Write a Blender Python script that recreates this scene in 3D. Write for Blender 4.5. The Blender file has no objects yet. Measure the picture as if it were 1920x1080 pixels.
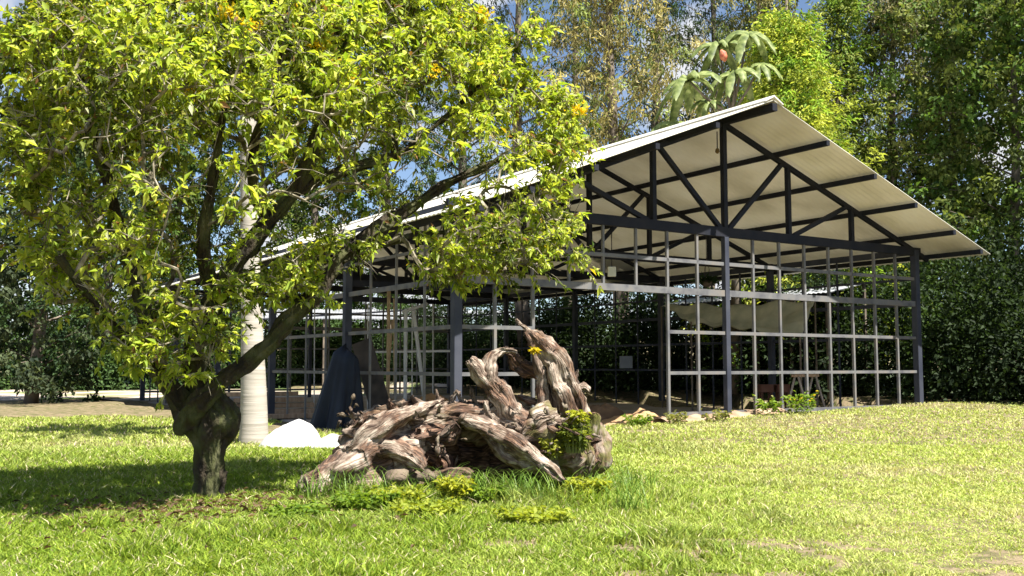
import bpy, math, random
import numpy as np
from mathutils import Vector, Matrix, noise as mnoise
R = math.radians
rng = np.random.default_rng(11)
random.seed(11)

# ---------------------------------------------------------------- camera, sky, sun
F, PITCH, YAW, CAMZ = 1836.0, 0.0789, 0.5777, 1.6
sc = bpy.context.scene
col = sc.collection
cam_d = bpy.data.cameras.new('camera')
cam = bpy.data.objects.new('camera', cam_d)
col.objects.link(cam)
cam.location = (0, 0, CAMZ)
cam.rotation_euler = (math.pi / 2 + PITCH, 0, 0)
cam_d.sensor_width = 36.0
cam_d.lens = 36.0 * F / 1920.0
cam_d.clip_end = 3000
sc.camera = cam

SUN = Vector((1.40, -1.21, 3.2)).normalized()
sun_el = math.asin(SUN.z)
sun_az = math.atan2(SUN.x, SUN.y)
w = bpy.data.worlds.new("World")
sc.world = w
w.use_nodes = True
nt = w.node_tree
nt.nodes.clear()
wo = nt.nodes.new('ShaderNodeOutputWorld')
bg = nt.nodes.new('ShaderNodeBackground')
sky = nt.nodes.new('ShaderNodeTexSky')
sky.sky_type = 'NISHITA'
sky.sun_disc = False
sky.sun_elevation = sun_el
sky.sun_rotation = sun_az
sky.altitude = 2000
tc = nt.nodes.new('ShaderNodeTexCoord')
nz = nt.nodes.new('ShaderNodeTexNoise')
nz.inputs['Scale'].default_value = 7.0
nz.inputs['Detail'].default_value = 6
rp = nt.nodes.new('ShaderNodeValToRGB')
rp.color_ramp.elements[0].position = .52
rp.color_ramp.elements[1].position = .62
mx = nt.nodes.new('ShaderNodeMix')
mx.data_type = 'RGBA'
nt.links.new(tc.outputs['Generated'], nz.inputs['Vector'])
nt.links.new(nz.outputs['Fac'], rp.inputs['Fac'])
nt.links.new(rp.outputs['Color'], mx.inputs['Factor'])
nt.links.new(sky.outputs['Color'], mx.inputs['A'])
mx.inputs['B'].default_value = (5.2, 5.3, 5.5, 1)       # sunlit cloud
nt.links.new(mx.outputs['Result'], bg.inputs['Color'])
bg.inputs['Strength'].default_value = 0.06
nt.links.new(bg.outputs['Background'], wo.inputs['Surface'])
sd = bpy.data.lights.new('sun', 'SUN')
sd.energy = 4.8
sd.angle = R(0.53)
sd.color = (1.0, .955, .88)
so = bpy.data.objects.new('sun', sd)
so.rotation_euler = SUN.to_track_quat('Z', 'Y').to_euler()
col.objects.link(so)
vs = sc.view_settings
vs.view_transform = 'Standard'
vs.look = 'None'
vs.exposure = 1.5
vs.gamma = 1
cy = sc.cycles
cy.max_bounces = 7
cy.diffuse_bounces = 4
cy.glossy_bounces = 2
cy.transmission_bounces = 4
cy.transparent_max_bounces = 8
cy.caustics_reflective = False
cy.caustics_refractive = False
cy.use_denoising = True
cy.sample_clamp_indirect = 6

# ---------------------------------------------------------------- helpers
CP, SP = math.cos(PITCH), math.sin(PITCH)
def at(px, py, Y):
    """the world point at depth Y that the photograph shows at pixel (px, py)"""
    a, c = px - 960.0, 540.0 - py
    dy = F * CP - c * SP
    dz = F * SP + c * CP
    return Vector((a / dy * Y, Y, CAMZ + dz / dy * Y))
def atv(px, py, Y):
    a, c = px - 960.0, 540.0 - py
    dy = F * CP - c * SP
    return np.stack([a / dy * Y, Y, CAMZ + (F * SP + c * CP) / dy * Y], -1)
BX, BY = 5.4887, 25.0652
cyw, syw = math.cos(YAW), math.sin(YAW)
def bp(s, b, h):
    """building coordinates: s along the gable, b along the ridge, h above the eye"""
    return Vector((BX + s * cyw - b * syw, BY + s * syw + b * cyw, CAMZ + h))
def sb(X, Y):
    dx, dy = X - BX, Y - BY
    return dx * cyw + dy * syw, -dx * syw + dy * cyw
def smooth(x, a, b):
    t = np.clip((x - a) / (b - a), 0, 1)
    return t * t * (3 - 2 * t)
def vnoise(x, y, seed=0):
    """smooth value noise on arrays"""
    r = np.random.default_rng(seed).random((64, 64))
    xi, yi = np.floor(x).astype(int), np.floor(y).astype(int)
    fx, fy = x - xi, y - yi
    fx, fy = fx * fx * (3 - 2 * fx), fy * fy * (3 - 2 * fy)
    a, b_ = r[xi % 64, yi % 64], r[(xi + 1) % 64, yi % 64]
    c, d = r[xi % 64, (yi + 1) % 64], r[(xi + 1) % 64, (yi + 1) % 64]
    return (a * (1 - fx) + b_ * fx) * (1 - fy) + (c * (1 - fx) + d * fx) * fy
def ground_z(X, Y):
    X, Y = np.asarray(X, float), np.asarray(Y, float)
    s, b = sb(X, Y)
    ze = np.interp(s, [-30, -9, -6, -4, -2, 0, 4, 8, 30], [.06, .08, .2, .24, .24, .30, .43, .5, .8])
    out = ze * smooth(b, -15, -1.0)
    out = out * (1 - smooth(b, -.5, .25) * (s > -8.4) * (s < 9))
    out = out + (vnoise(X * .6, Y * .6, 3) - .5) * .06 + (vnoise(X * 2.3, Y * 2.3, 4) - .5) * .03
    ins = (s > -9) & (b > .1) & (s < 9)
    out = np.where(ins, 0.0 - .03, out)
    return out + np.maximum(0, Y - 75) * .03

def tag(o, label=None, cat=None, group=None, kind=None):
    if label: o['label'] = label
    if cat: o['category'] = cat
    if group: o['group'] = group
    if kind: o['kind'] = kind
    return o
def thing(name, loc, label, cat, group=None):
    o = bpy.data.objects.new(name, None)
    o.empty_display_size = .3
    o.location = loc
    col.objects.link(o)
    return tag(o, label, cat, group)

class MB:
    def __init__(s): s.v = []; s.f = []; s.n = 0
    def add(s, v, f):
        s.v.extend([tuple(p) for p in v]); s.f.extend([tuple(i + s.n for i in q) for q in f]); s.n += len(v)
        return s
    def bar(s, a, b, w, h=None, up=Vector((0, 0, 1))):
        """a rectangular bar from a to b, w across and h along up"""
        h = h or w
        a, b = Vector(a), Vector(b)
        d = (b - a).normalized()
        x = d.cross(up)
        if x.length < 1e-4: x = d.cross(Vector((cyw, syw, 0)))
        x.normalize(); y = x.cross(d).normalized()
        q = [x * (w / 2) * i + y * (h / 2) * j for i, j in ((-1, -1), (1, -1), (1, 1), (-1, 1))]
        s.add([a + k for k in q] + [b + k for k in q],
              [(3, 2, 1, 0), (4, 5, 6, 7), (0, 1, 5, 4), (1, 2, 6, 5), (2, 3, 7, 6), (3, 0, 4, 7)])
        return s
    def vbar(s, S, b, h0, h1, w):
        """an upright bar square to the building"""
        q = [(S - w / 2, b - w / 2), (S + w / 2, b - w / 2), (S + w / 2, b + w / 2), (S - w / 2, b + w / 2)]
        s.add([bp(i, j, h0) for i, j in q] + [bp(i, j, h1) for i, j in q],
              [(3, 2, 1, 0), (4, 5, 6, 7), (0, 1, 5, 4), (1, 2, 6, 5), (2, 3, 7, 6), (3, 0, 4, 7)])
        return s
    def tube(s, pts, rad, n=8, ridge=0.0, k=5, tw=0.0, jit=0.0, flat=1.0, seed=0, cap=True):
        pts = [Vector(p) for p in pts]
        rg = random.Random(seed)
        ph = [rg.uniform(0, 6.28) for _ in range(4)]
        m = len(pts)
        prev = None
        vs_ = []
        for i, p in enumerate(pts):
            t = (pts[min(i + 1, m - 1)] - pts[max(i - 1, 0)]).normalized()
            if prev is None:
                ref = Vector((0, 0, 1)) if abs(t.z) < .9 else Vector((1, 0, 0))
                x = t.cross(ref).normalized()
            else:
                x = (prev - t * prev.dot(t)).normalized()
            prev = x
            y = t.cross(x)
            r = rad[i] if hasattr(rad, '__len__') else rad
            for j in range(n):
                a = 2 * math.pi * j / n
                u = a + tw * i
                g = 1 + ridge * (.5 * math.sin(k * u + ph[0]) + .35 * math.sin((2 * k + 1) * u + ph[1] + i * .15) + .3 * math.sin((4 * k + 3) * u + ph[2] + i * .4))
                if jit: g += jit * (mnoise.noise(p * 3 + Vector((math.cos(a), math.sin(a), seed)) * 1.7)) * 2
                vs_.append(p + (x * math.cos(a) + y * math.sin(a) * flat) * r * g)
        f = []
        for i in range(m - 1):
            for j in range(n):
                f.append((i * n + j, i * n + (j + 1) % n, (i + 1) * n + (j + 1) % n, (i + 1) * n + j))
        if cap:
            f.append(tuple(reversed(range(n)))); f.append(tuple((m - 1) * n + j for j in range(n)))
        s.add(vs_, f)
        return s
    def build(s, name, m, parent=None, smooth_=False, bevel=0):
        me = bpy.data.meshes.new(name)
        me.from_pydata(s.v, [], s.f)
        me.materials.append(m)
        if smooth_: me.polygons.foreach_set('use_smooth', [True] * len(me.polygons))
        me.update()
        return link(name, me, parent, bevel)
def link(name, me, parent=None, bevel=0):
    o = bpy.data.objects.new(name, me)
    col.objects.link(o)
    if parent is not None:
        o.parent = parent
        q = parent; M = Vector((0, 0, 0))
        while q is not None: M += q.location; q = q.parent
        o.location = -M
    if bevel:
        md = o.modifiers.new('bevel', 'BEVEL'); md.width = bevel; md.segments = 1; md.limit_method = 'ANGLE'
    return o

def npmesh(name, V, T, m, parent=None, C=None, quads=False):
    """mesh from arrays; C is one colour per vertex"""
    me = bpy.data.meshes.new(name)
    k = T.shape[1]
    me.vertices.add(len(V)); me.vertices.foreach_set('co', V.astype(np.float32).ravel())
    me.loops.add(T.size); me.loops.foreach_set('vertex_index', T.astype(np.int32).ravel())
    me.polygons.add(len(T))
    me.polygons.foreach_set('loop_start', np.arange(0, T.size, k, dtype=np.int32))
    me.update(calc_edges=True)
    if C is not None:
        a = me.color_attributes.new('tint', 'FLOAT_COLOR', 'POINT')
        c4 = np.ones((len(V), 4), np.float32); c4[:, :3] = C
        a.data.foreach_set('color', c4.ravel())
    me.materials.append(m)
    return link(name, me, parent)

def leaves(name, P, D, Nn, L, W, C, m, parent=None, fold=.25, droop=.25):
    """folded, pointed leaves: base P, direction D, face normal Nn, length L, width W, colour C"""
    D = D / (np.linalg.norm(D, axis=1, keepdims=True) + 1e-9)
    S = np.cross(D, Nn); S /= (np.linalg.norm(S, axis=1, keepdims=True) + 1e-9)
    U = np.cross(S, D)
    L = np.asarray(L)[:, None]; W = np.asarray(W)[:, None]
    mid = P + D * L * .45
    tip = P + D * L - U * L * droop
    a = mid + S * W * .5 + U * W * fold
    b = mid - S * W * .5 + U * W * fold
    n = len(P)
    V = np.stack([P, a, tip, b], 1).reshape(-1, 3)
    i = np.arange(n)[:, None] * 4
    T = np.concatenate([i + np.array([[0, 1, 2]]), i + np.array([[0, 2, 3]])], 0)
    return npmesh(name, V, T, m, parent, np.repeat(C, 4, 0))

# ---------------------------------------------------------------- materials
def newmat(name):
    m = bpy.data.materials.new(name); m.use_nodes = True
    nt = m.node_tree
    return m, nt, nt.nodes['Principled BSDF'], nt.nodes['Material Output']
def leafmat(name, trans=.4, rough=.5, tcol=(1.25, 1.2, .5)):
    m, nt, p, o = newmat(name)
    a = nt.nodes.new('ShaderNodeAttribute'); a.attribute_name = 'tint'
    nt.links.new(a.outputs['Color'], p.inputs['Base Color'])
    p.inputs['Roughness'].default_value = rough
    p.inputs['Specular IOR Level'].default_value = .2
    t = nt.nodes.new('ShaderNodeBsdfTranslucent')
    mm = nt.nodes.new('ShaderNodeMix'); mm.data_type = 'RGBA'; mm.blend_type = 'MULTIPLY'; mm.inputs['Factor'].default_value = 1
    nt.links.new(a.outputs['Color'], mm.inputs['A']); mm.inputs['B'].default_value = (*tcol, 1)
    nt.links.new(mm.outputs['Result'], t.inputs['Color'])
    s = nt.nodes.new('ShaderNodeMixShader'); s.inputs['Fac'].default_value = trans
    nt.links.new(p.outputs['BSDF'], s.inputs[1]); nt.links.new(t.outputs['BSDF'], s.inputs[2])
    nt.links.new(s.outputs['Shader'], o.inputs['Surface'])
    return m
def mat(name, cols, scale=4, detail=6, rough=.8, bump=.0, bscale=None, stretch=(1, 1, 1), pos=(.3, .7), metal=0, trans=0, spec=.4, bdist=.02, tex='NOISE'):
    """noise mix of two or three colours, with bump from the same family of noise"""
    m, nt, p, o = newmat(name)
    p.inputs['Roughness'].default_value = rough
    p.inputs['Metallic'].default_value = metal
    p.inputs['Specular IOR Level'].default_value = spec
    tc = nt.nodes.new('ShaderNodeTexCoord'); mp = nt.nodes.new('ShaderNodeMapping')
    mp.inputs['Scale'].default_value = stretch
    nt.links.new(tc.outputs['Object'], mp.inputs['Vector'])
    n = nt.nodes.new('ShaderNodeTexNoise'); n.inputs['Scale'].default_value = scale; n.inputs['Detail'].default_value = detail
    nt.links.new(mp.outputs['Vector'], n.inputs['Vector'])
    r = nt.nodes.new('ShaderNodeValToRGB')
    r.color_ramp.elements[0].position = pos[0]; r.color_ramp.elements[1].position = pos[1]
    r.color_ramp.elements[0].color = (*cols[0], 1); r.color_ramp.elements[1].color = (*cols[-1], 1)
    for i, c in enumerate(cols[1:-1]):
        e = r.color_ramp.elements.new(pos[0] + (pos[1] - pos[0]) * (i + 1) / (len(cols) - 1)); e.color = (*c, 1)
    nt.links.new(n.outputs['Fac'], r.inputs['Fac']); nt.links.new(r.outputs['Color'], p.inputs['Base Color'])
    if bump:
        n2 = nt.nodes.new('ShaderNodeTexNoise'); n2.inputs['Scale'].default_value = bscale or scale * 3; n2.inputs['Detail'].default_value = 8
        nt.links.new(mp.outputs['Vector'], n2.inputs['Vector'])
        bn = nt.nodes.new('ShaderNodeBump'); bn.inputs['Strength'].default_value = bump; bn.inputs['Distance'].default_value = bdist
        nt.links.new(n2.outputs['Fac'], bn.inputs['Height']); nt.links.new(bn.outputs['Normal'], p.inputs['Normal'])
    if trans:
        t = nt.nodes.new('ShaderNodeBsdfTranslucent'); nt.links.new(r.outputs['Color'], t.inputs['Color'])
        s = nt.nodes.new('ShaderNodeMixShader'); s.inputs['Fac'].default_value = trans
        nt.links.new(p.outputs['BSDF'], s.inputs[1]); nt.links.new(t.outputs['BSDF'], s.inputs[2]); nt.links.new(s.outputs['Shader'], o.inputs['Surface'])
    return m
M_steel = mat('painted_steel', [(.035, .04, .058), (.07, .075, .095)], 1.5, spec=.15, rough=.6, bump=.06, bscale=30)
M_steelL = mat('light_mullion_steel', [(.10, .10, .11), (.165, .165, .165), (.20, .18, .16)], 3, spec=.12, rough=.6, bump=.05, bscale=30)
M_truss = mat('primed_truss_steel', [(.014, .017, .026), (.028, .028, .033)], 2, spec=.12, rough=.7)
M_roof = mat('white_roof_sheet', [(.66, .63, .52), (.80, .77, .66), (.86, .84, .75)], .6, rough=.5, trans=.20)
M_bark = mat('mossy_bark', [(.012, .009, .006), (.045, .034, .02), (.06, .065, .02), (.12, .115, .06)], 5, rough=.95, bump=1.0, bscale=12, stretch=(1, 1, .6), bdist=.09, pos=(.3, .72))
M_twig = mat('lichen_twig', [(.05, .042, .028), (.16, .14, .09), (.42, .37, .29)], 9, rough=.95)
M_palm = mat('ringed_palm_bark', [(.30, .27, .22), (.46, .42, .36)], 2.2, rough=.9, bump=.35, bscale=4, stretch=(.3, .3, 5), bdist=.03)
M_bgbark = mat('grey_brown_bark', [(.07, .055, .04), (.22, .18, .14)], 2, rough=.95)
M_floor = mat('dusty_concrete', [(.22, .19, .16), (.42, .38, .34)], .8, rough=.95, bump=.3, bscale=20)
M_leaf = leafmat('fresh_leaf', .45, .62)
M_leafbg = leafmat('dusty_leaf', .38, .65, (1.1, 1.1, .6))
M_grassb = leafmat('grass_blade', .35, .6, (1.15, 1.15, .6))
M_lawn = mat('lawn_soil', [(.08, .09, .02), (.13, .11, .05), (.24, .18, .11), (.12, .12, .035)], 3.5, 12, .95, .8, 30, pos=(.35, .66), bdist=.04)
M_far = mat('shade_coloured_earth', [(.02, .03, .012), (.05, .07, .02)], .8, 8, .95, .5, 9)

# ---------------------------------------------------------------- ground
def ground():
    ys = np.concatenate([np.linspace(-30, 4, 18), np.linspace(4.5, 32, 140), np.geomspace(33, 900, 30)])
    xs = np.concatenate([-np.geomspace(900, 21, 24), np.linspace(-20, 20, 160), np.geomspace(21, 900, 24)])
    X, Y = np.meshgrid(xs, ys)
    Z = ground_z(X, Y)
    V = np.stack([X, Y, Z], -1).reshape(-1, 3)
    nx = len(xs)
    i, j = np.meshgrid(np.arange(len(ys) - 1), np.arange(nx - 1), indexing='ij')
    a = (i * nx + j).ravel()
    Q = np.stack([a, a + 1, a + nx + 1, a + nx], 1)
    o = npmesh('ground', V, Q, M_lawn)
    tag(o, 'sunlit lawn ground rising gently to the shed', 'ground', kind='structure')
    o.data.polygons.foreach_set('use_smooth', [True] * len(o.data.polygons))
ground()
fl = MB()
q = [bp(-8.15, .12, -1.58), bp(8.1, .12, -1.58), bp(8.1, 30, -1.58), bp(-8.15, 30, -1.58)]
q2 = [p - Vector((0, 0, .3)) for p in q]
fl.add(q + q2, [(0, 1, 2, 3), (0, 4, 5, 1), (1, 5, 6, 2), (2, 6, 7, 3), (3, 7, 4, 0)])
tag(fl.build('concrete_floor', M_floor), 'dusty floor slab under the shed roof', 'floor', kind='structure')

# ---------------------------------------------------------------- the shed
HA, HB, HR, HC, HD, HCH, APX, PIT, BAY = .822, -.185, -1.19, 1.84, 2.595, 3.42, 6.29, .3562, 5.7
NB = 5; LEN = NB * BAY; SC = 7.96; OV = 1.78
shed = thing('shed', bp(-SC, 0, HR), 'long open steel framed shed with white gabled sheet roof behind the stump', 'shed')
PITL = .39
def sline(s): return APX - (PIT if s > 0 else PITL) * abs(s)
FLOOR = -1.6
# columns
for b in [i * BAY for i in range(NB + 1)]:
    for s in (-SC, SC):
        MB().vbar(s, b, FLOOR - .1, HCH + .05, .19).build('column', M_steel, shed, bevel=.008)
MB().vbar(0, 0, FLOOR, HCH - .125, .15).build('column', M_steel, shed, bevel=.008)
MB().vbar(0, LEN, FLOOR, HCH - .125, .15).build('column', M_steel, shed, bevel=.008)
# trusses
def truss(b):
    e = bpy.data.objects.new('truss', None); col.objects.link(e); e.parent = shed; e.location = bp(0, b, HCH) - shed.location
    up = Vector((0, 0, 1))
    MB().bar(bp(-8.2, b, HCH), bp(8.2, b, HCH), .12, .25).build('bottom_chord', M_truss, e, bevel=.006)
    for sg in (-1, 1):
        MB().bar(bp(0, b + .001 * sg, APX - .02), bp(sg * 8.6, b + .001 * sg, sline(sg * 8.6) - .02), .10, .13).build('top_chord', M_truss, e)
    MB().vbar(0, b, HCH + .12, APX - .05, .13).build('web_post', M_truss, e)
    for sg in (-1, 1):
        for s in (2.42, 5.05):
            MB().vbar(sg * s, b, HCH + .12, sline(sg * s) - .06, .12).build('web_post', M_truss, e)
        MB().bar(bp(sg * 2.2, b + .01, sline(sg * 2.2) - .05), bp(sg * .15, b + .01, HCH + .1), .11, .11).build('web_diagonal', M_truss, e)
        MB().bar(bp(sg * 4.85, b + .01, sline(sg * 4.85) - .05), bp(sg * 2.6, b + .01, HCH + .1), .11, .11).build('web_diagonal', M_truss, e)
for i in range(NB + 1): truss(i * BAY)
# purlins
for s in (-8.4, -7.2, -5.55, -3.82, -1.95, 0, 1.95, 3.82, 5.55, 7.3, 8.6):
    h = sline(s) + (.075 if s else .03)
    wd = .12 if s else .17
    MB().bar(bp(s, -OV + .02, h), bp(s, LEN + 1.0, h), wd, .13 if s else .18).build('purlin', M_truss, shed)
# roof sheets, real corrugations across the slope
def sheet(sg):
    bs = np.arange(-OV + .06, LEN + 1.3, .045)
    rows = [.03, 3, 6, 9.1 if sg > 0 else 8.8]
    wv = .013 * np.sin(bs * 2 * math.pi / .19)
    V = []
    for layer in (.19, .17):
        for s in rows:
            for b, z in zip(bs, wv):
                V.append(bp(sg * s, b, sline(sg * s) + layer + .03 + z))
    V = np.array([tuple(v) for v in V]); n = len(bs); Q = []
    for l in (0, 1):
        for r in range(3):
            a = (l * 4 + r) * n + np.arange(n - 1)
            q = np.stack([a, a + 1, a + n + 1, a + n], 1)
            Q.append(q if l == 0 else q[:, ::-1])
    for r in (0, 3):
        a = r * n + np.arange(n - 1); Q.append(np.stack([a, a + 1, a + 1 + 4 * n, a + 4 * n], 1))
    for e in (0, n - 1):
        a = np.arange(3) * n + e; Q.append(np.stack([a, a + n, a + n + 4 * n, a + 4 * n], 1))
    o = npmesh('roof_sheet', V, np.concatenate(Q), M_roof, shed)
    o.data.polygons.foreach_set('use_smooth', [True] * len(o.data.polygons))
sheet(-1); sheet(1)
rc = MB()
prof = [(-.32, -.32 * PIT + .27), (-.16, -.16 * PIT + .30), (0, .33), (.16, -.16 * PIT + .30), (.32, -.32 * PIT + .27), (.32, -.32 * PIT + .24), (0, .29), (-.32, -.32 * PIT + .24)]
rv = [bp(s, b, APX + h) for b in (-OV + .03, LEN + 1.34) for s, h in prof]
rc.add(rv, [tuple(range(8))[::-1], tuple(range(8, 16))] + [(i, (i + 1) % 8, (i + 1) % 8 + 8, i + 8) for i in range(8)])
rc.build('ridge_cap', M_roof, shed)
# wall grids
def holder(name, loc):
    e = bpy.data.objects.new(name, None); col.objects.link(e); e.parent = shed; e.location = loc - shed.location
    return e
def gable_grid(b, door):
    e = holder('wall_grid', bp(0, b, HR))
    for k in range(-8, 9):
        if abs(k) in (0, 8): continue
        lo = HC if (door and -6 < k < -2) else HR
        up_ = HCH - .12
        if door and k == -7: pass
        if lo == HR:
            MB().vbar(k, b, HR - .28, up_, .068).build('mullion', M_steelL, e)
        else:
            MB().vbar(k, b, HC + .05, up_, .06).build('mullion', M_steelL, e)
    d = .004
    def rail(s0, s1, h, w, hh, off=0): MB().bar(bp(s0, b + off, h), bp(s1, b + off, h), w, hh).build('rail', M_steelL, e)
    rail(-SC, SC, HC, .10, .16, d); rail(-SC, SC, HD, .06, .09, -d)
    segs = [(-SC, -6), (-2, SC)] if door else [(-SC, SC)]
    for s0, s1 in segs:
        rail(s0, s1, HA, .05, .085, -d * 2); rail(s0, s1, HB, .05, .08, -d * 2); rail(s0, s1, HR, .06, .09, d)
gable_grid(0, True); gable_grid(LEN, False)
def side_grid(s, i):
    mm = M_steelL if s < 0 and i < 2 else M_steel  # right and far bars take the darker steel to stand in for shade
    e = holder('wall_grid', bp(s, i * BAY, HR))
    for k in (1, 2, 3):
        MB().vbar(s, i * BAY + k * BAY / 4, HR - .4, HCH - .1, .05).build('mullion', mm, e)
    for h, t in ((HA, .09), (HB, .08), (HC, .12), (HD, .07)):
        MB().bar(bp(s + .01, i * BAY, h), bp(s + .01, (i + 1) * BAY, h), .05, t).build('rail', mm, e)
    MB().bar(bp(s, i * BAY, HCH), bp(s, (i + 1) * BAY, HCH), .10, .18).build('rail', M_steel, e)
for i in range(NB):
    side_grid(-SC, i); side_grid(SC, i)
# dark cross rails of the inner frames
for b in (BAY, 2 * BAY):
    MB().bar(bp(-SC, b, 2.15), bp(-3.2, b, 2.15), .08, .16).build('cross_rail', M_truss, shed)

def carve(me, gv, a1=.05, a2=.02, a3=.01):
    me.update()
    nv = len(me.vertices); co = np.zeros(nv * 3, np.float32); me.vertices.foreach_get('co', co); co = co.reshape(-1, 3)
    no = np.zeros(nv * 3, np.float32); me.vertices.foreach_get('normal', no); no = no.reshape(-1, 3)
    for i in range(nv):
        p = Vector(co[i].tolist()); g = Vector(gv[i])
        d = -(abs(mnoise.noise(g * 1.0))) * a1 * 1.6 - abs(mnoise.noise(g * 2.6 + Vector((5, 3, 1)))) * a2 * 1.8 + mnoise.noise(p * 4) * a1 * .9 - max(0, mnoise.noise(p * 9) - .15) * a1 * 1.6 + mnoise.noise(p * 24) * a3 + a1 * .35
        co[i] += no[i] * d
    me.vertices.foreach_set('co', co.ravel())
    a = me.attributes.new('grain', 'FLOAT_VECTOR', 'POINT'); a.data.foreach_set('vector', np.array(gv, np.float32).ravel())
    me.polygons.foreach_set('use_smooth', [True] * len(me.polygons)); me.update()
def grain_of(Q, QR, n, seed):
    out = []; L = 0; o = seed * 3.7
    for i, q in enumerate(Q):
        if i: L += (q - Q[i - 1]).length
        for j in range(n):
            a = 2 * math.pi * j / n + L * .18
            out.append((math.cos(a) * (1.1 + QR[i] * 5.5) + o, math.sin(a) * (1.1 + QR[i] * 5.5), L * 2.1))
    return out

# ---------------------------------------------------------------- foreground tree
CROWN = [(20, -70), (20, 380), (90, 560), (230, 690), (352, 738), (398, 712), (432, 630), (470, 580), (520, 600), (560, 565), (610, 560), (640, 505), (690, 480), (745, 500),
         (800, 520), (870, 540), (905, 520), (960, 528), (1005, 556), (1020, 520), (1065, 500), (1108, 512), (1098, 475), (1072, 440), (1088, 400), (1062, 368), (1088, 345), (1078, 318),
         (1108, 298), (1122, 250), (1100, 205), (1062, 185), (1040, 155), (1000, 120), (1022, 85), (1005, 50), (955, 62), (915, 45), (895, 10), (850, -20), (830, -70)]
CP_ = np.array(CROWN, float)
def inpoly(x, y, P=CP_):
    c = np.zeros(len(x), bool); j = len(P) - 1
    for i in range(len(P)):
        xi, yi, xj, yj = *P[i], *P[j]
        k = ((yi > y) != (yj > y)) & (x < (xj - xi) * (y - yi) / (yj - yi + 1e-9) + xi)
        c ^= k; j = i
    return c
def edged(x, y, P=CP_):
    d = np.full(len(x), 1e9)
    for i in range(len(P)):
        a, b = P[i - 1], P[i]; ab = b - a
        t = np.clip(((x - a[0]) * ab[0] + (y - a[1]) * ab[1]) / (ab @ ab), 0, 1)
        d = np.minimum(d, np.hypot(x - a[0] - t * ab[0], y - a[1] - t * ab[1]))
    return d
def depth_mid(px): return np.interp(px, [20, 352, 600, 800, 1000, 1120], [10.1, 10.7, 11.5, 12.2, 12.8, 13.0])
HOLES = [(700, 430, 62, 26), (512, 478, 45, 20), (385, 525, 45, 14), (468, 385, 22, 60), (480, 640, 60, 40), (760, 470, 60, 22), (612, 520, 40, 20), (990, 345, 40, 12)]
def leaf_tree():
    T = thing('leafy_tree', at(392, 945, 11.4), 'big leaning mossy tree with sunlit yellow green leaves in front of the shed', 'tree')
    LB = [
        ([(392, 960, 11.4, .22), (392, 925, 11.4, .17), (390, 880, 11.4, .15), (394, 830, 11.4, .165), (400, 790, 11.4, .20), (388, 755, 11.4, .175), (372, 720, 11.4, .18), (368, 670, 11.35, .15), (385, 610, 11.3, .13), (405, 560, 11.3, .13), (445, 490, 11.2, .115), (500, 420, 11.3, .10), (560, 345, 11.3, .085), (598, 250, 11.2, .065), (635, 130, 11, .045), (665, 20, 10.9, .025)]),
        ([(350, 800, 11.3, .15), (355, 768, 11.2, .13), (392, 738, 11.15, .115), (430, 708, 11.2, .105), (480, 668, 11.3, .10), (530, 612, 11.4, .098), (590, 553, 11.5, .095), (632, 490, 11.7, .095), (690, 440, 11.9, .085), (760, 395, 12.3, .075), (850, 338, 12.6, .055), (950, 298, 12.9, .04), (1060, 262, 13, .02)]),
        ([(392, 830, 11.5, .2), (420, 800, 11.45, .16), (418, 775, 11.4, .14), (395, 745, 11.4, .12)]),
        ([(392, 850, 11.45, .14), (358, 790, 11.35, .14), (300, 690, 11.1, .105), (262, 560, 10.9, .085), (220, 400, 10.7, .065), (170, 240, 10.4, .05), (150, 90, 10.2, .03)]),
        ([(545, 360, 11.3, .08), (640, 320, 11.8, .07), (740, 292, 12.2, .06), (830, 225, 12.5, .045), (920, 140, 12.8, .025)]),
        ([(405, 560, 11.3, .09), (382, 450, 10.8, .07), (405, 300, 10.5, .05), (430, 150, 10.2, .03)]),
        ([(640, 485, 11.7, .06), (712, 460, 12.1, .05), (800, 436, 12.5, .04), (900, 445, 12.8, .03), (1010, 460, 13, .015)]),
        ([(300, 690, 11.1, .06), (200, 600, 10.3, .05), (110, 480, 9.9, .03)]),
        ([(500, 420, 11.3, .06), (470, 300, 10.6, .05), (520, 150, 10.3, .035), (540, 20, 10.2, .02)]),
        ([(740, 292, 12.2, .05), (760, 180, 12.4, .035), (800, 60, 12.4, .02)]),
    ]
    nodes = []; par = []; rad = []
    tr = MB(); tgv = []
    for li, L in enumerate(LB):
        P = [at(x, y, Y) for x, y, Y, r in L]; Rr = [r for *_, r in L]
        # resample smoothly (catmull-rom)
        Q = []; QR = []
        for i in range(len(P) - 1):
            p0, p1, p2, p3 = P[max(i - 1, 0)], P[i], P[i + 1], P[min(i + 2, len(P) - 1)]
            for k in range(5):
                t = k / 5
                Q.append(.5 * ((2 * p1) + (-p0 + p2) * t + (2 * p0 - 5 * p1 + 4 * p2 - p3) * t * t + (-p0 + 3 * p1 - 3 * p2 + p3) * t ** 3)
                         + Vector((mnoise.noise(p1 * 2 + Vector((k, li, 0))), 0, mnoise.noise(p1 * 2 + Vector((0, li, k))))) * .012)
                QR.append(Rr[i] * (1 - t) + Rr[i + 1] * t)
        Q.append(P[-1]); QR.append(Rr[-1])
        tr.tube(Q, QR, 30, ridge=.07, k=4, jit=.30, seed=li); tgv += grain_of(Q, [r_ * .6 for r_ in QR], 30, li)
        st = 20 if li == 0 else (15 if li == 1 else 0)
        for i in range(st, len(Q), 2):
            nodes.append(np.array(Q[i])); par.append(-1); rad.append(QR[i])
    trunk = tr.build('trunk', M_bark, T, True); carve(trunk.data, tgv, .032, .02, .010)
    # attractors
    rg = np.random.default_rng(5)
    N = 46000
    x = rg.uniform(20, 1125, N); y = rg.uniform(-70, 716, N)
    ok = inpoly(x, y); x, y = x[ok], y[ok]
    d = edged(x, y)
    keep = np.ones(len(x), bool)
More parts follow.
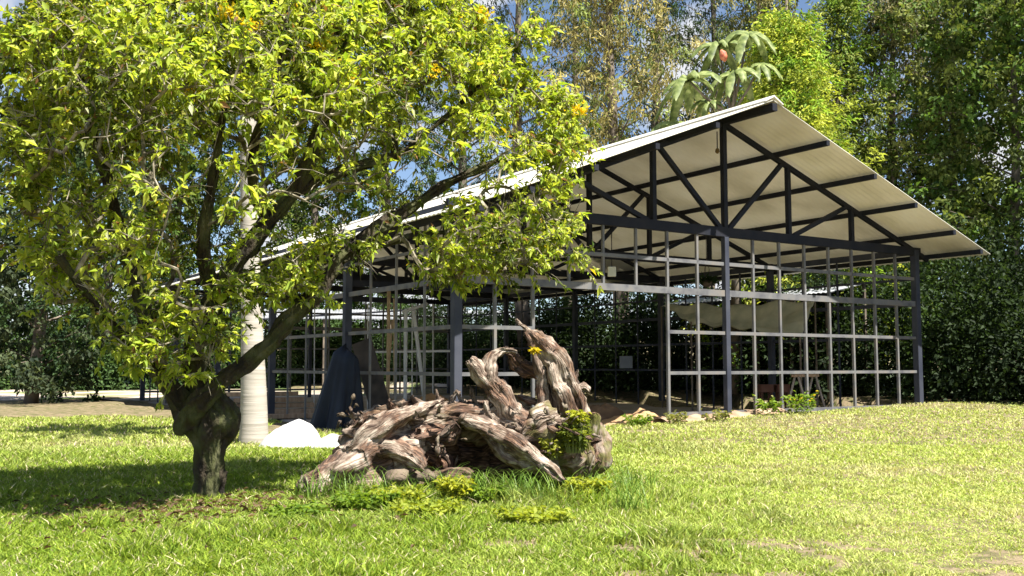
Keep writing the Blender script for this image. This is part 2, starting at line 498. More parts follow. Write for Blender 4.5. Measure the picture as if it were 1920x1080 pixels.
    for hx, hy, rx, ry in HOLES: keep &= ((x - hx) / rx) ** 2 + ((y - hy) / ry) ** 2 > 1
    dens = np.where(y > 225, np.where(d < 75, .8, np.where((y < 500) & (x > 300), .30, .40)), .95) * np.where((x < 470) & (y > 440), .8, 1) * (.25 + .9 * smooth(vnoise(x / 48, y / 48, 8), .25, .6))
    dens = dens * (.35 + .65 * smooth(vnoise(x / 17 + 3, y / 17, 9), .25, .55))
    keep &= rg.random(len(x)) < dens
    keep &= d > 7
    x, y, d = x[keep], y[keep], d[keep]
    x, y, d = x[:2350], y[:2350], d[:2350]
    hd = np.minimum(1.75, .12 + d / 110)
    Yd = depth_mid(x) + rg.uniform(-1, 1, len(x)) * hd
    A = atv(x, y, Yd)
    F0 = np.array(at(368, 670, 11.3))
    order = np.argsort(np.linalg.norm(A - F0, axis=1))
    nodes = [np.array(n) for n in nodes]
    NP = np.zeros((len(nodes) + len(A) * 6, 3)); cnt = len(nodes); NP[:cnt] = nodes
    par = par[:]; rad0 = rad[:] ; isT = []
    chains = []
    for a in order:
        p = A[a]
        dd = np.linalg.norm(NP[:cnt] - p, axis=1)
        k = int(np.argmin(dd)); L = dd[k]
        if L < .05: continue
        n = max(1, min(5, int(L / .16)))
        base = NP[k]; off = rg.normal(0, .10 * L, 3); off[2] += .12 * L
        ids = [k]
        for i in range(1, n + 1):
            t = i / n
            q = base + (p - base) * t + off * math.sin(math.pi * t) + (rg.normal(0, .02, 3) if i < n else 0)
            NP[cnt] = q; par.append(ids[-1]); rad0.append(0.0); ids.append(cnt); cnt += 1
        chains.append(ids); isT.append(ids[-1])
    # pipe model radii
    wgt = np.zeros(cnt); wgt[isT] += 1
    for i in range(cnt - 1, -1, -1):
        if par[i] >= 0: wgt[par[i]] += wgt[i]
    rr = np.minimum(.0036 * np.maximum(wgt, 1) ** .5 + .002, .030)
    tw = MB()
    for c in chains:
        pts = [NP[i] for i in c]; r = [rr[c[1]]] + [rr[i] for i in c[1:]]
        tw.tube(pts, r, 5, cap=False)
    # leafy shoots
    P = []; D = []; Nn = []; L = []; W = []; C = []
    for c in chains:
        e = NP[c[-1]]; dr = NP[c[-1]] - NP[c[-2]]; dr /= np.linalg.norm(dr) + 1e-9
        tone = vnoise(np.array([e[0] * 1.6]), np.array([e[2] * 1.6 + e[1]]), 21)[0]
        young = rg.random() * .5 + tone * .75 > .55
        dead = rg.random() < (.30 if (e[2] < 4.3 and e[0] > -4.5) else .10)
        for k in range(rg.integers(3, 5)):
            u = dr * .6 + rg.normal(0, .55, 3) + np.array([0, 0, .35 if young else 0]); u /= np.linalg.norm(u)
            ln = rg.uniform(.12, .40); start = NP[c[max(len(c) - 1 - (k % 2), 0)]]
            b_ = u + np.array([0, 0, -.35]); end = start + u * ln * .6 + b_ * ln * .4
            tw.tube([start, start + u * ln * .6, end], [.0055, .004, .002], 3, cap=False)
            if dead: continue
            nl = rg.integers(10, 19)
            for j in range(nl):
                t = rg.uniform(.25, 1.05); q = start + (end - start) * t
                ld = u * .55 + rg.normal(0, .6, 3) + np.array([0, 0, -.35]); ld /= np.linalg.norm(ld)
                nn = np.array([0, 0, 1.0]) + rg.normal(0, .45, 3) + np.array([.2, -.3, 0])
                P.append(q); D.append(ld); Nn.append(nn)
                sz = rg.choice([.055, .075, .10, .135], p=[.3, .35, .25, .1]) * rg.uniform(.85, 1.15) * (1 if young else .85)
                L.append(sz); W.append(sz * rg.uniform(.34, .5))
                v = rg.random()
                if young: cc = np.array([.24, .36, .035]) * (1 - v) + np.array([.56, .60, .10]) * v
                else: cc = np.array([.045, .085, .012]) * (1 - v) + np.array([.22, .26, .035]) * v
                if rg.random() < .008: cc = np.array([.5, .38, .03])
                if rg.random() < .05: cc = np.array([.5, .52, .30])
                if rg.random() < .02: cc = np.array([.22, .12, .05])
                C.append(cc * rg.uniform(.8, 1.2))
    tw.build('branches', M_twig, T, False)
    leaves('foliage', np.array(P), np.array(D), np.array(Nn), L, W, np.array(C), M_leaf, T)
    # yellow blossom bunches
    P = []; D = []; Nn = []; L = []; W = []; C = []
    for fx, fy in [(595, 80), (805, 132), (365, 170), (425, 20), (905, 25), (470, 48), (1085, 205), (660, 153)]:
        c0 = np.array(at(fx, fy, float(depth_mid(fx)) - (.9 if 400 < fx < 850 else .3)))
        for j in range(70):
            u = rg.normal(0, 1, 3); u /= np.linalg.norm(u)
            P.append(c0 + rg.normal(0, .045, 3) * np.array([1.3, 1, 1])); D.append(u); Nn.append(rg.normal(0, 1, 3)); L.append(.05); W.append(.035)
            C.append(np.array([.85, .62, .02]) * rg.uniform(.8, 1.1))
    leaves('blossoms', np.array(P), np.array(D), np.array(Nn), L, W, np.array(C), M_leaf, T)
leaf_tree()

# ---------------------------------------------------------------- palm trunk beside the shed
def palm():
    b = at(476, 838, 19.3)
    T = thing('palm_tree', b, 'palm with smooth pale ringed trunk beside the white heap', 'palm tree')
    pts = [at(476, 848, 19.3), at(476, 810, 19.3), at(476, 760, 19.3), at(475, 700, 19.3), at(473, 640, 19.3), at(472, 580, 19.3), at(469, 480, 19.35), at(467, 380, 19.4), at(466, 250, 19.4), at(466, 80, 19.45), at(467, -60, 19.5)]
    rad = [.30, .275, .255, .235, .215, .20, .18, .17, .165, .155, .14]
    P = []; Rr = []
    for i in range(len(pts) - 1):
        for k in range(6):
            t = k / 6; P.append(pts[i].lerp(pts[i + 1], t)); Rr.append((rad[i] * (1 - t) + rad[i + 1] * t) * (1.005 if k % 2 else 1))
    MB().tube(P, Rr, 20).build('trunk', M_palm, T, True)
    top = pts[-1]
    rg = np.random.default_rng(9)
    for f in range(13):
        a = f * 2.4; el = R(55 - (f % 4) * 22)
        u = Vector((math.cos(a) * math.cos(el), math.sin(a) * math.cos(el), math.sin(el)))
        Pq = []; D = []; Nn = []; L = []; W = []; C = []
        prev = top
        for i in range(40):
            t = i / 40 * 3.2
            q = top + u * t + Vector((0, 0, -.13 * t * t))
            tg = (u + Vector((0, 0, -.26 * t))).normalized(); sd_ = tg.cross(Vector((0, 0, 1))).normalized()
            for sg in (-1, 1):
                Pq.append(q); D.append(sd_ * sg + tg * .5 + Vector((0, 0, -.5))); Nn.append((0, 0, 1)); L.append(.75 * math.sin(math.pi * (i + 5) / 48)); W.append(.05)
                C.append(np.array([.10, .16, .03]) * rg.uniform(.8, 1.2))
        leaves('frond', np.array(Pq), np.array(D), np.array(Nn, float), L, W, np.array(C), M_leaf, T, droop=.4)
palm()

# ---------------------------------------------------------------- uprooted stump
def wood_mat():
    m, nt, p, o = newmat('weathered_root_wood')
    N = nt.nodes.new; LK = nt.links.new
    tc = N('ShaderNodeTexCoord')
    def noise(sc_, det, vec=None, dist=0):
        n = N('ShaderNodeTexNoise'); n.inputs['Scale'].default_value = sc_; n.inputs['Detail'].default_value = det; n.inputs['Distortion'].default_value = dist
        LK(vec or tc.outputs['Object'], n.inputs['Vector']); return n.outputs['Fac']
    def ramp(fac, cs, ps):
        r = N('ShaderNodeValToRGB'); e = r.color_ramp.elements
        e[0].position = ps[0]; e[0].color = (*cs[0], 1); e[1].position = ps[-1]; e[1].color = (*cs[-1], 1)
        for c, q in zip(cs[1:-1], ps[1:-1]): k = e.new(q); k.color = (*c, 1)
        LK(fac, r.inputs['Fac']); return r.outputs['Color']
    at_ = N('ShaderNodeAttribute'); at_.attribute_name = 'tint'
    gat = N('ShaderNodeAttribute'); gat.attribute_name = 'grain'
    gm = N('ShaderNodeMix'); gm.inputs['Factor'].default_value = .5
    LK(noise(2.6, 10, gat.outputs['Vector'], .5), gm.inputs['A']); LK(noise(7, 10, None, .4), gm.inputs['B']); grain = gm.outputs['Result']
    base = ramp(grain, [(.05, .03, .02), (.21, .15, .11), (.43, .35, .275), (.66, .57, .47)], [.36, .46, .55, .66])
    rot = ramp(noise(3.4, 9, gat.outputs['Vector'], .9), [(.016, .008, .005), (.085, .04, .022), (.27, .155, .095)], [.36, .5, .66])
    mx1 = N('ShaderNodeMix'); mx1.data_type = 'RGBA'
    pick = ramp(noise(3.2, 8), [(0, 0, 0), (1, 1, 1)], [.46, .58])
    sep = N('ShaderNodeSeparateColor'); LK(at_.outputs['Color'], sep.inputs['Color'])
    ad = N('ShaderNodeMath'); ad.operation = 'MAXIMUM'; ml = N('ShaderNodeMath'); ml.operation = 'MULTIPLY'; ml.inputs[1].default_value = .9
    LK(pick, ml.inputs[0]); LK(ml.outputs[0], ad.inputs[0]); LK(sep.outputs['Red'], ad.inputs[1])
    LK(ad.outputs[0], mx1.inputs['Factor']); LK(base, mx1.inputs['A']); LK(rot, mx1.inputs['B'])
    mx2 = N('ShaderNodeMix'); mx2.data_type = 'RGBA'
    moss = ramp(noise(5, 7), [(0, 0, 0), (1, 1, 1)], [.46, .56])
    ml2 = N('ShaderNodeMath'); ml2.operation = 'MULTIPLY'; LK(moss, ml2.inputs[0]); LK(sep.outputs['Green'], ml2.inputs[1])
    LK(ml2.outputs[0], mx2.inputs['Factor']); LK(mx1.outputs['Result'], mx2.inputs['A']); mx2.inputs['B'].default_value = (.12, .12, .02, 1)
    LK(mx2.outputs['Result'], p.inputs['Base Color']); p.inputs['Roughness'].default_value = .92
    b1 = N('ShaderNodeBump'); b1.inputs['Strength'].default_value = .9; b1.inputs['Distance'].default_value = .05
    LK(noise(4.0, 10, gat.outputs['Vector'], .6), b1.inputs['Height']); LK(b1.outputs['Normal'], p.inputs['Normal'])
    return m
M_wood = wood_mat()
def stump():
    """the root mass as one surface: smooth union of fluted tapered roots, sampled on a grid and skinned by remeshing"""
    T = thing('tree_stump', at(850, 925, 12.0), 'huge weathered uprooted tree stump with twisting roots lying on the lawn', 'stump')
    mb = MB(); tint = []; gv = []
    def root(pts, red=0.0, moss=0.0, n=30, ridge=.12, k=4, jit=.22, flat=1.0, seed=1, sub=7):
        P = [at(x, y, Y) for x, y, Y, r in pts]; Rr = [r for *_, r in pts]
        Q = []; QR = []
        for i in range(len(P) - 1):
            p0, p1, p2, p3 = P[max(i - 1, 0)], P[i], P[i + 1], P[min(i + 2, len(P) - 1)]
            for q in range(sub):
                t = q / sub
                Q.append(.5 * ((2 * p1) + (-p0 + p2) * t + (2 * p0 - 5 * p1 + 4 * p2 - p3) * t * t + (-p0 + 3 * p1 - 3 * p2 + p3) * t ** 3))
                QR.append(Rr[i] * (1 - t) + Rr[i + 1] * t)
        Q.append(P[-1]); QR.append(Rr[-1])
        Q = [q + Vector((mnoise.noise(q * 5), mnoise.noise(q * 5 + Vector((9, 0, 0))), mnoise.noise(q * 5 + Vector((0, 7, 0))))) * min(.04, r * .3) for q, r in zip(Q, QR)]
        n0 = mb.n
        mb.tube(Q, QR, n, ridge=ridge, k=k, tw=.05, jit=jit, flat=flat, seed=seed)
        tint.extend([(red, moss, 0)] * (mb.n - n0)); gv.extend(grain_of(Q, QR, n, seed))
    Y = 12.2
    # left snout and the log it belongs to
    root([(566, 920, 11.55, .04), (574, 916, 11.58, .17), (600, 908, 11.62, .215), (640, 890, 11.72, .26), (680, 866, 11.9, .34), (720, 846, 12.1, .41), (765, 835, 12.35, .42), (815, 835, 12.55, .38)], .05, 0, 40, .07, 4, .18, 1, 2)
    root([(640, 840, 12.2, .10), (690, 800, 12.3, .19), (735, 790, 12.4, .22), (790, 785, 12.5, .22), (850, 785, 12.6, .20)], .3, .1, 30, .12, 5, .28, 1, 3)
    # underside lumps of the left log
    root([(640, 940, 11.6, .08), (680, 928, 11.7, .17), (735, 912, 11.8, .2), (785, 905, 12.0, .16)], .5, .15, 26, .12, 5, .3, 1, 4)
    # smooth grey slab on the log
    root([(655, 845, 11.8, .12), (700, 812, 11.78, .19), (745, 788, 11.9, .18), (790, 768, 12.1, .11), (830, 752, 12.4, .04)], 0, 0, 30, .06, 3, .12, .7, 5)
    root([(690, 850, 11.8, .08), (735, 842, 11.75, .15), (775, 860, 11.7, .14), (800, 878, 11.7, .07)], .1, 0, 28, .12, 4, .2, .8, 6)
    # ridge over the hollow
    root([(830, 800, 12.65, .18), (890, 792, 12.65, .2), (950, 798, 12.65, .2), (1010, 805, 12.6, .22)], .6, .1, 30, .15, 5, .25, 1, 27)
    root([(730, 900, 12.5, .25), (800, 905, 12.7, .25), (880, 905, 12.9, .22), (980, 895, 12.7, .24)], 1, .1, 30, .15, 5, .25, 1, 28)
    root([(770, 800, 12.3, .12), (820, 790, 12.25, .15), (875, 775, 12.25, .15), (925, 785, 12.3, .16), (975, 800, 12.3, .2), (1030, 815, 12.4, .25)], .15, .1, 34, .15, 5, .22, 1, 7)
    root([(800, 765, 12.5, .05), (850, 768, 12.45, .10), (900, 765, 12.5, .11), (960, 790, 12.5, .14)], .1, 0, 28, .16, 4, .2, 1, 8)
    # long root arm falling in front to the right
    root([(860, 790, 12.0, .07), (900, 795, 11.95, .11), (940, 815, 11.9, .12), (985, 845, 11.85, .11), (1022, 872, 11.8, .09), (1056, 903, 11.7, .035)], .05, 0, 28, .2, 5, .15, 1, 9)
    root([(905, 800, 12.0, .08), (950, 845, 11.95, .13), (1000, 868, 12.0, .15), (1040, 880, 12.1, .12)], .2, .2, 28, .2, 5, .25, 1, 10)
    # hollow back wall and crumbling rot
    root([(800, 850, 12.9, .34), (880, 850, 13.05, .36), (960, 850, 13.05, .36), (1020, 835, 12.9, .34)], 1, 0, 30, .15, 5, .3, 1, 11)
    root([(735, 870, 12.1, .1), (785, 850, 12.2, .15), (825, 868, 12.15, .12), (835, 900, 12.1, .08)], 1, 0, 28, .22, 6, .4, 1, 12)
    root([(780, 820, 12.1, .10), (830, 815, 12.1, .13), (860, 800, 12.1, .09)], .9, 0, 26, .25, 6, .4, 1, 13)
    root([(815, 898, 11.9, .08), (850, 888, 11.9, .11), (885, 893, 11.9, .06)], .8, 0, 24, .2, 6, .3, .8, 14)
    # root ball on the right
    root([(1000, 880, 12.3, .2), (1040, 850, 12.4, .36), (1070, 815, 12.5, .40), (1075, 775, 12.5, .30)], .25, .9, 44, .10, 5, .32, 1, 15)
    root([(1095, 895, 12.4, .10), (1105, 865, 12.4, .19), (1100, 825, 12.45, .20), (1088, 790, 12.5, .16), (1070, 755, 12.5, .1)], .4, .7, 30, .14, 5, .35, 1, 16)
    root([(975, 830, 12.2, .12), (1010, 800, 12.25, .2), (1040, 790, 12.3, .22)], .2, .6, 30, .14, 4, .3, 1, 17)
    # the tall spike
    root([(1072, 800, 12.5, .32), (1066, 755, 12.5, .29), (1052, 710, 12.5, .262), (1036, 672, 12.5, .235), (1018, 648, 12.5, .175), (1000, 630, 12.5, .105), (984, 616, 12.5, .062), (972, 605, 12.5, .042), (964, 601, 12.5, .03)], .04, .05, 44, .13, 4, .10, .75, 18)
    root([(1020, 780, 12.42, .10), (1020, 735, 12.4, .09), (1012, 690, 12.4, .08), (1000, 650, 12.42, .055), (985, 620, 12.44, .03)], .1, 0, 22, .15, 4, .2, 1, 19)
    root([(1095, 790, 12.35, .06), (1085, 750, 12.3, .07), (1068, 705, 12.3, .06), (1050, 665, 12.33, .035)], 0, 0, 22, .12, 4, .2, 1, 20)
    # dark bridge between spike and antler
    root([(1008, 700, 12.55, .08), (985, 690, 12.6, .10), (968, 678, 12.6, .10), (955, 662, 12.5, .06), (945, 657, 12.35, .04)], .9, 0, 22, .2, 5, .3, 1, 21)
    # curved antler root
    root([(985, 805, 12.3, .19), (958, 775, 12.25, .17), (937, 742, 12.2, .145), (920, 715, 12.2, .13), (917, 692, 12.2, .11), (925, 670, 12.2, .082), (940, 658, 12.2, .055), (955, 657, 12.22, .04), (970, 659, 12.24, .02)], .04, 0, 30, .12, 3, .12, 1, 22)
    root([(930, 730, 12.18, .11), (908, 708, 12.15, .11), (895, 692, 12.12, .085), (885, 680, 12.1, .06), (881, 675, 12.1, .045)], .1, 0, 26, .15, 4, .2, 1, 23)
    # knob and snags right of the spike
    root([(1062, 745, 12.4, .08), (1082, 735, 12.35, .07), (1098, 728, 12.3, .055), (1104, 735, 12.3, .02)], .05, 0, 20, .2, 4, .3, 1, 24)
    root([(1075, 715, 12.4, .05), (1080, 702, 12.38, .03), (1083, 692, 12.36, .012)], 0, 0, 12, .2, 4, .2, 1, 25)
    rg = random.Random(3)
    # torn root ends along the top
    for (x, y, Yq, r, dx, dy) in [(742, 770, 12.3, .05, -14, -22), (760, 765, 12.4, .05, 10, -14), (800, 762, 12.4, .06, -28, -22), (822, 758, 12.4, .05, -4, -26), (848, 752, 12.4, .05, 8, -24), (868, 757, 12.4, .05, -10, -26),
                                  (892, 765, 12.3, .05, -8, -40), (905, 770, 12.3, .05, 26, -30), (880, 785, 12.2, .06, 30, 30), (690, 790, 12.2, .05, -16, -20), (665, 812, 12.1, .06, -22, -4), (715, 782, 12.3, .05, -12, -20),
                                  (930, 800, 12.1, .05, -20, -46), (1000, 755, 12.6, .04, -30, -14), (1105, 830, 12.3, .05, 22, -6), (1112, 860, 12.3, .05, 18, 10), (700, 900, 11.75, .05, -26, 24), (610, 915, 11.7, .08, 28, 26), (845, 800, 12.0, .05, -30, 34), (820, 835, 12.0, .04, 24, 40)]:
        root([(x, y, Yq, r * 1.3), (x + dx * .35, y + dy * .3, Yq - .03, r), (x + dx * .8, y + dy * .65, Yq - .05, r * .65), (x + dx * 1.0, y + dy, Yq - .04, r * .25)], rg.random() * .6, 0, 14, .2, 4, .35, 1, rg.randint(30, 99), 4)
    for i in range(130):      # small tangled rootlets and splinters
        x = rg.uniform(640, 1110); y = rg.uniform(775, 900)
        if 865 < x < 975 and y > 800: continue
        if i % 3 == 0: y = rg.uniform(760, 800); Yq = 11.98 + rg.uniform(-.1, .3)
        dx, dy = rg.gauss(0, 20), rg.gauss(0, 16)
        r = rg.uniform(.007, .024)
        root([(x, y, Yq, r), (x + dx * .5, y + dy * .5 - rg.uniform(-8, 8), Yq - .08, r), (x + dx, y + dy, Yq - .02, r * .4)], rg.random(), rg.random() * .4, 7, .1, 3, .1, 1, i + 100, 3)
    me = bpy.data.meshes.new('root_wood')
    me.from_pydata(mb.v, [], mb.f); me.materials.append(M_wood)
    a = me.color_attributes.new('tint', 'FLOAT_COLOR', 'POINT')
    c4 = np.ones((len(mb.v), 4), np.float32); c4[:, :3] = np.array(tint); a.data.foreach_set('color', c4.ravel())
    carve(me, gv, .038, .018, .017)
    link('root_wood', me, T)
    return T
stump()

# ---------------------------------------------------------------- lawn grass
def grass():
    rg = np.random.default_rng(2)
    # density falls with distance; width of the view grows with it
    def field(n, y0, y1):
        Y = rg.uniform(y0, y1, n); X = rg.uniform(-.56, .56, n) * (Y + 1.5)
        return X, Y
    P = []
    for n, y0, y1 in ((130000, 6.8, 9.5), (120000, 9.5, 13), (100000, 13, 18), (80000, 18, 29)):
        P.append(np.stack(field(n, y0, y1), 1))
    P = np.concatenate(P); X, Y = P[:, 0], P[:, 1]
    s, b = sb(X, Y)
    ok = ((b < -.12) | (s > 8.6) | (s < -8.9)) & ~((s < -8.3) & (b > 3.5) & (Y > 19.9) & (X > -6.2))
    X, Y, s, b = X[ok], Y[ok], s[ok], b[ok]
    # long green grass hugging the stump and the left side
    n1 = vnoise(X * .7, Y * .7, 31); n2 = vnoise(X * 2.2 + 5, Y * 2.2, 32); n3 = vnoise(X * .25, Y * .25 + 3, 33)
    lush = np.clip(1.2 - (X - .2) * .36 + (n1 - .5) * 1.3 + (n2 - .5) * .4, 0, 1) * np.clip(1.5 - np.abs(Y - 10.8) * .12, 0.45, 1)
    dry = np.clip((n1 * .6 + n2 * .5 + n3 * .4) - .72, 0, 1) * 3 * (1 - lush * .8)
    bare = np.clip(vnoise(X * 1.9 + 9, Y * 3.2, 40) * .7 + vnoise(X * 6, Y * 8, 41) * .45 - .54, 0, 1) * 6 * smooth(-Y, -9.6, -8.2) * smooth(X, -2.0, .2)
    keep = rg.random(len(X)) > np.clip(np.clip(bare, 0, .9) + np.clip(dry, 0, 1) * .35, 0, .93)
    X, Y, lush, dry, n2 = X[keep], Y[keep], lush[keep], np.clip(dry[keep], 0, 1), n2[keep]
    n = len(X)
    d = np.hypot((X + .45) / 2.1, (Y - 11.9) / .85)
    near = np.clip(1.6 - d, 0, 1) * (d > .7) * np.clip((12.6 - Y), 0, 1) * smooth(X, -2.3, -.9) * .8 * smooth(vnoise(X * 2.5 + 4, Y * 2.5, 55), .3, .6)
    near = near + .3 * smooth(vnoise(X * 1.7 + 8, Y * 1.7, 56), .55, .8) * lush * (Y < 12)
    H = (.020 + .036 * lush + .018 * n2) * rg.uniform(.6, 1.5, n) * (1 + 3.2 * near * (rg.random(n) < .6))
    H *= np.clip(Y / 11, .85, 1.5)
    H *= 1 - .35 * np.clip(1.4 - np.hypot((X + 3.6) / 1.5, (Y - 10.5) / 1.0), 0, 1)
    Wd = (.0048 + .0022 * lush) * np.clip(Y / 8.5, 1, 2.6) * rg.uniform(.7, 1.4, n)
    a = rg.uniform(0, 6.283, n); lean = (rg.uniform(.3, 1.1, n) + 1.1 * (rg.random(n) < .3)) * (H * .6 + .02)
    Z = ground_z(X, Y)
    base = np.stack([X, Y, Z - .01], 1)
    f2 = rg.uniform(0, 6.283, n)
    side = np.stack([np.cos(f2), np.sin(f2), np.zeros(n)], 1) * Wd[:, None]
    ln = np.stack([np.cos(a) * lean, np.sin(a) * lean, np.zeros(n)], 1)
    mid = base + ln * .35 + np.array([0, 0, 1]) * (H * .62)[:, None]
    tip = base + ln + np.array([0, 0, 1]) * H[:, None]
    V = np.stack([base - side, base + side, mid + side * .75, mid - side * .75, tip], 1).reshape(-1, 3)
    i = np.arange(n)[:, None] * 5
    T = np.concatenate([i + np.array([[0, 1, 2]]), i + np.array([[0, 2, 3]]), i + np.array([[3, 2, 4]])], 0)
    v = rg.random(n)[:, None]
    green = np.array([[.13, .23, .02]]) * (1 - v) + np.array([[.34, .42, .05]]) * v
    yel = np.array([[.28, .38, .045]]) * (1 - v) + np.array([[.64, .70, .22]]) * v
    straw = np.array([[.66, .56, .36]])
    C = green * lush[:, None] + yel * (1 - lush[:, None])
    C = C * (1 - dry[:, None] * .42) + straw * dry[:, None] * .42
    st = (rg.random(n) < .07)[:, None]
    C = np.where(st, straw * (.7 + .5 * v), C) * rg.uniform(.55, 1.3, (n, 1))
    tag(npmesh('lawn_grass', V, T, M_grassb, None, np.repeat(C, 5, 0)), 'short sunlit yellow green grass covering the lawn', 'grass', kind='stuff')
grass()

# ---------------------------------------------------------------- trees beyond the shed
def gz(X, Y): return float(ground_z(np.array([X]), np.array([Y]))[0])
def bgtree(px, Y, H, Rx, style, label, base=.3, n=9000, lean=0.0, seed=0, dens=1.0, cols=None, cat='tree'):
    rg = np.random.default_rng(seed + 100)
    X = at(px, 600, Y).x; z0 = gz(X, Y)
    T = thing({'conifer': 'feathery_conifer', 'euc': 'tall_forest_tree', 'round': 'broadleaf_tree'}[style], (X, Y, z0), label, cat, 'trees beyond the shed')
    tk = MB(); top = Vector((X + lean * H * .1, Y, z0 + H))
    def ax(t): return Vector((X, Y, z0)).lerp(top, t) + Vector((math.sin(t * 5 + seed) * .25, math.cos(t * 4 + seed) * .2, 0))
    pts = [ax(i / 14) for i in range(15)]
    tk.tube(pts, [max(.03, .017 * H * (1 - .85 * i / 14)) for i in range(15)], 8, jit=.15, seed=seed)
    P = []; D = []; Nn = []; L = []; W = []; C = []
    nb = int({'conifer': 64, 'euc': 46, 'round': 42}[style] * dens)
    if cols is None: cols = [(.05, .07, .02), (.14, .15, .05)]
    c0, c1 = np.array(cols[0]), np.array(cols[1])
    per = int(n * 1.7 / nb)
    for i in range(nb):
        t = base + (1 - base) * ((i + rg.random()) / nb)
        a = i * 2.4 + rg.random()
        f = (t - base) / (1 - base)
        if style == 'conifer': rr = Rx * (1.05 - f) ** .8
        elif style == 'euc': rr = Rx * (.35 + .9 * math.sin(math.pi * min(1, f * .9 + .12))) * rg.uniform(.5, 1.15)
        else: rr = Rx * math.sin(math.pi * (f * .8 + .15)) ** .6 * rg.uniform(.6, 1.1)
        s0 = ax(t * .97 - .03)
        up = {'conifer': .05, 'euc': .55, 'round': .35}[style]
        e = s0 + Vector((math.cos(a) * rr, math.sin(a) * rr, rr * up * rg.uniform(.5, 1.3)))
        m1 = s0.lerp(e, .5) + Vector((0, 0, rr * .12))
        tk.tube([s0, m1, e], [.012 * H * .3 * (1.2 - f), .02, .012], 4, cap=False)
        k = per
        tt = rg.beta(2.2, 1.3, k)[:, None]
        line = np.array(s0) * (1 - tt) ** 2 + 2 * np.array(m1) * tt * (1 - tt) + np.array(e) * tt * tt
        sp = .10 * rr + .28
        # leaves gather in tufts along the limb
        nt_ = max(3, k // 26); tc_ = rg.normal(0, sp, (nt_, 3)) * np.array([1, 1, .8]); which = rg.integers(0, nt_, k)
        tuft_t = rg.beta(2.2, 1.2, nt_)[:, None]
        tl = np.array(s0) * (1 - tuft_t) ** 2 + 2 * np.array(m1) * tuft_t * (1 - tuft_t) + np.array(e) * tuft_t ** 2
        ctr = tl + tc_
        hang = {'conifer': .25, 'euc': .75, 'round': .3}[style]
        off = rg.normal(0, .2, (k, 3)); off[:, 2] = off[:, 2] * .8 - hang * np.abs(rg.normal(0, .35, k))
        p = ctr[which] + off
        dd = rg.normal(0, .6, (k, 3)); dd[:, 2] -= hang
        if style == 'conifer': dd += np.array([math.cos(a), math.sin(a), -.1]) * .9
        P.append(p); D.append(dd); nn = rg.normal(0, .8, (k, 3)); nn[:, 2] += .7; Nn.append(nn)
        L.append(rg.uniform(.16, .31, k) * (1.35 if Y > 65 else 1) * (1.25 if style == 'euc' else 1)); W.append(rg.uniform(.07, .13, k) * (1.35 if Y > 65 else 1) * (.75 if style != 'round' else 1.5))
        tone = np.clip(rg.random(nt_)[which] * .8 + rg.random(k) * .4 - .1, 0, 1)[:, None]
        cc = c0 * (1 - tone) + c1 * tone
        gm = (rg.random(nt_)[which] < .35)[:, None]
        C.append(np.where(gm, cc * np.array([.65, .9, .7]), cc) * 1.2)
    tk.build('trunk', M_bgbark, T, True)
    leaves('crown', np.concatenate(P), np.concatenate(D), np.concatenate(Nn), np.concatenate(L), np.concatenate(W), np.concatenate(C), M_leafbg, T)
OL = [(.10, .09, .03), (.52, .45, .2)]; DK = [(.022, .035, .02), (.09, .115, .055)]; YG = [(.14, .19, .03), (.55, .58, .10)]; MG = [(.04, .06, .015), (.17, .21, .05)]
bgtree(1155, 47, 25, 3.5, 'euc', 'tall olive brown tree rising behind the middle of the shed roof', .3, 12500, 0, 1, 1.2, OL)
bgtree(1232, 55, 27, 3.0, 'euc', 'dark thin tree just right of the tall olive brown tree', .45, 3200, .2, 2, .8, DK)
bgtree(990, 52, 27, 3.4, 'euc', 'dark drooping tree above the yellow green foreground crown', .35, 2700, -.3, 3, .9, DK)
bgtree(1075, 62, 28, 3.0, 'euc', 'slender dark tree far behind the left half of the roof', .3, 1700, 0, 4, .8, DK)
bgtree(1330, 58, 27, 3.6, 'euc', 'tall sparse dark tree behind the umbrella leaved tree', .4, 3400, .2, 5, .9, DK)
bgtree(1440, 50, 24, 3.4, 'euc', 'brownish green tree top between the sparse dark tree and the conifer', .3, 9000, 0, 6, 1, [(.08, .08, .03), (.36, .33, .14)])
bgtree(1495, 40, 16.5, 4.4, 'conifer', 'bright yellow green feathery conifer above the roof ridge', .1, 24000, 0, 7, 1.3, YG)
bgtree(1590, 43, 19, 3.6, 'conifer', 'olive feathery conifer right of the bright yellow green one', .1, 12000, 0, 8, 1, [(.09, .13, .03), (.32, .36, .08)])
bgtree(1690, 46, 21, 4.4, 'euc', 'brownish drooping tree behind the right eave', .25, 13000, 0, 9, 1.1, [(.08, .08, .04), (.36, .32, .18)])
bgtree(1800, 42, 19, 4.6, 'round', 'broad dull green tree beyond the right end of the shed', .12, 11000, 0, 10, 1.1, [(.06, .08, .02), (.24, .26, .08)])
bgtree(1910, 38, 17, 4.6, 'round', 'dark green tree at the far right edge', .1, 13000, 0, 11, 1.1, MG)
bgtree(860, 74, 32.6, 5.2, 'euc', 'dark tree behind the top of the foreground crown', .3, 5000, 0, 12, 1, DK)
bgtree(720, 80, 31.7, 6.2, 'euc', 'grey green tree seen through the middle of the foreground crown', .15, 10000, 0, 13, 1, MG)
bgtree(590, 78, 29.1, 6.2, 'round', 'mid green tree behind the left half of the shed', .1, 12000, 0, 14, 1.1, MG)
bgtree(460, 80, 30.4, 6.2, 'euc', 'tall tree behind the pale palm trunk', .1, 11000, 0, 15, 1, MG)
bgtree(330, 78, 29.9, 6.2, 'round', 'leafy tree behind the forked mossy limb', .08, 12000, 0, 16, 1.1, MG)
bgtree(200, 70, 27.5, 6.2, 'round', 'dense green tree beyond the left end of the shed', .06, 12000, 0, 17, 1.1, [(.05, .07, .02), (.16, .19, .06)])
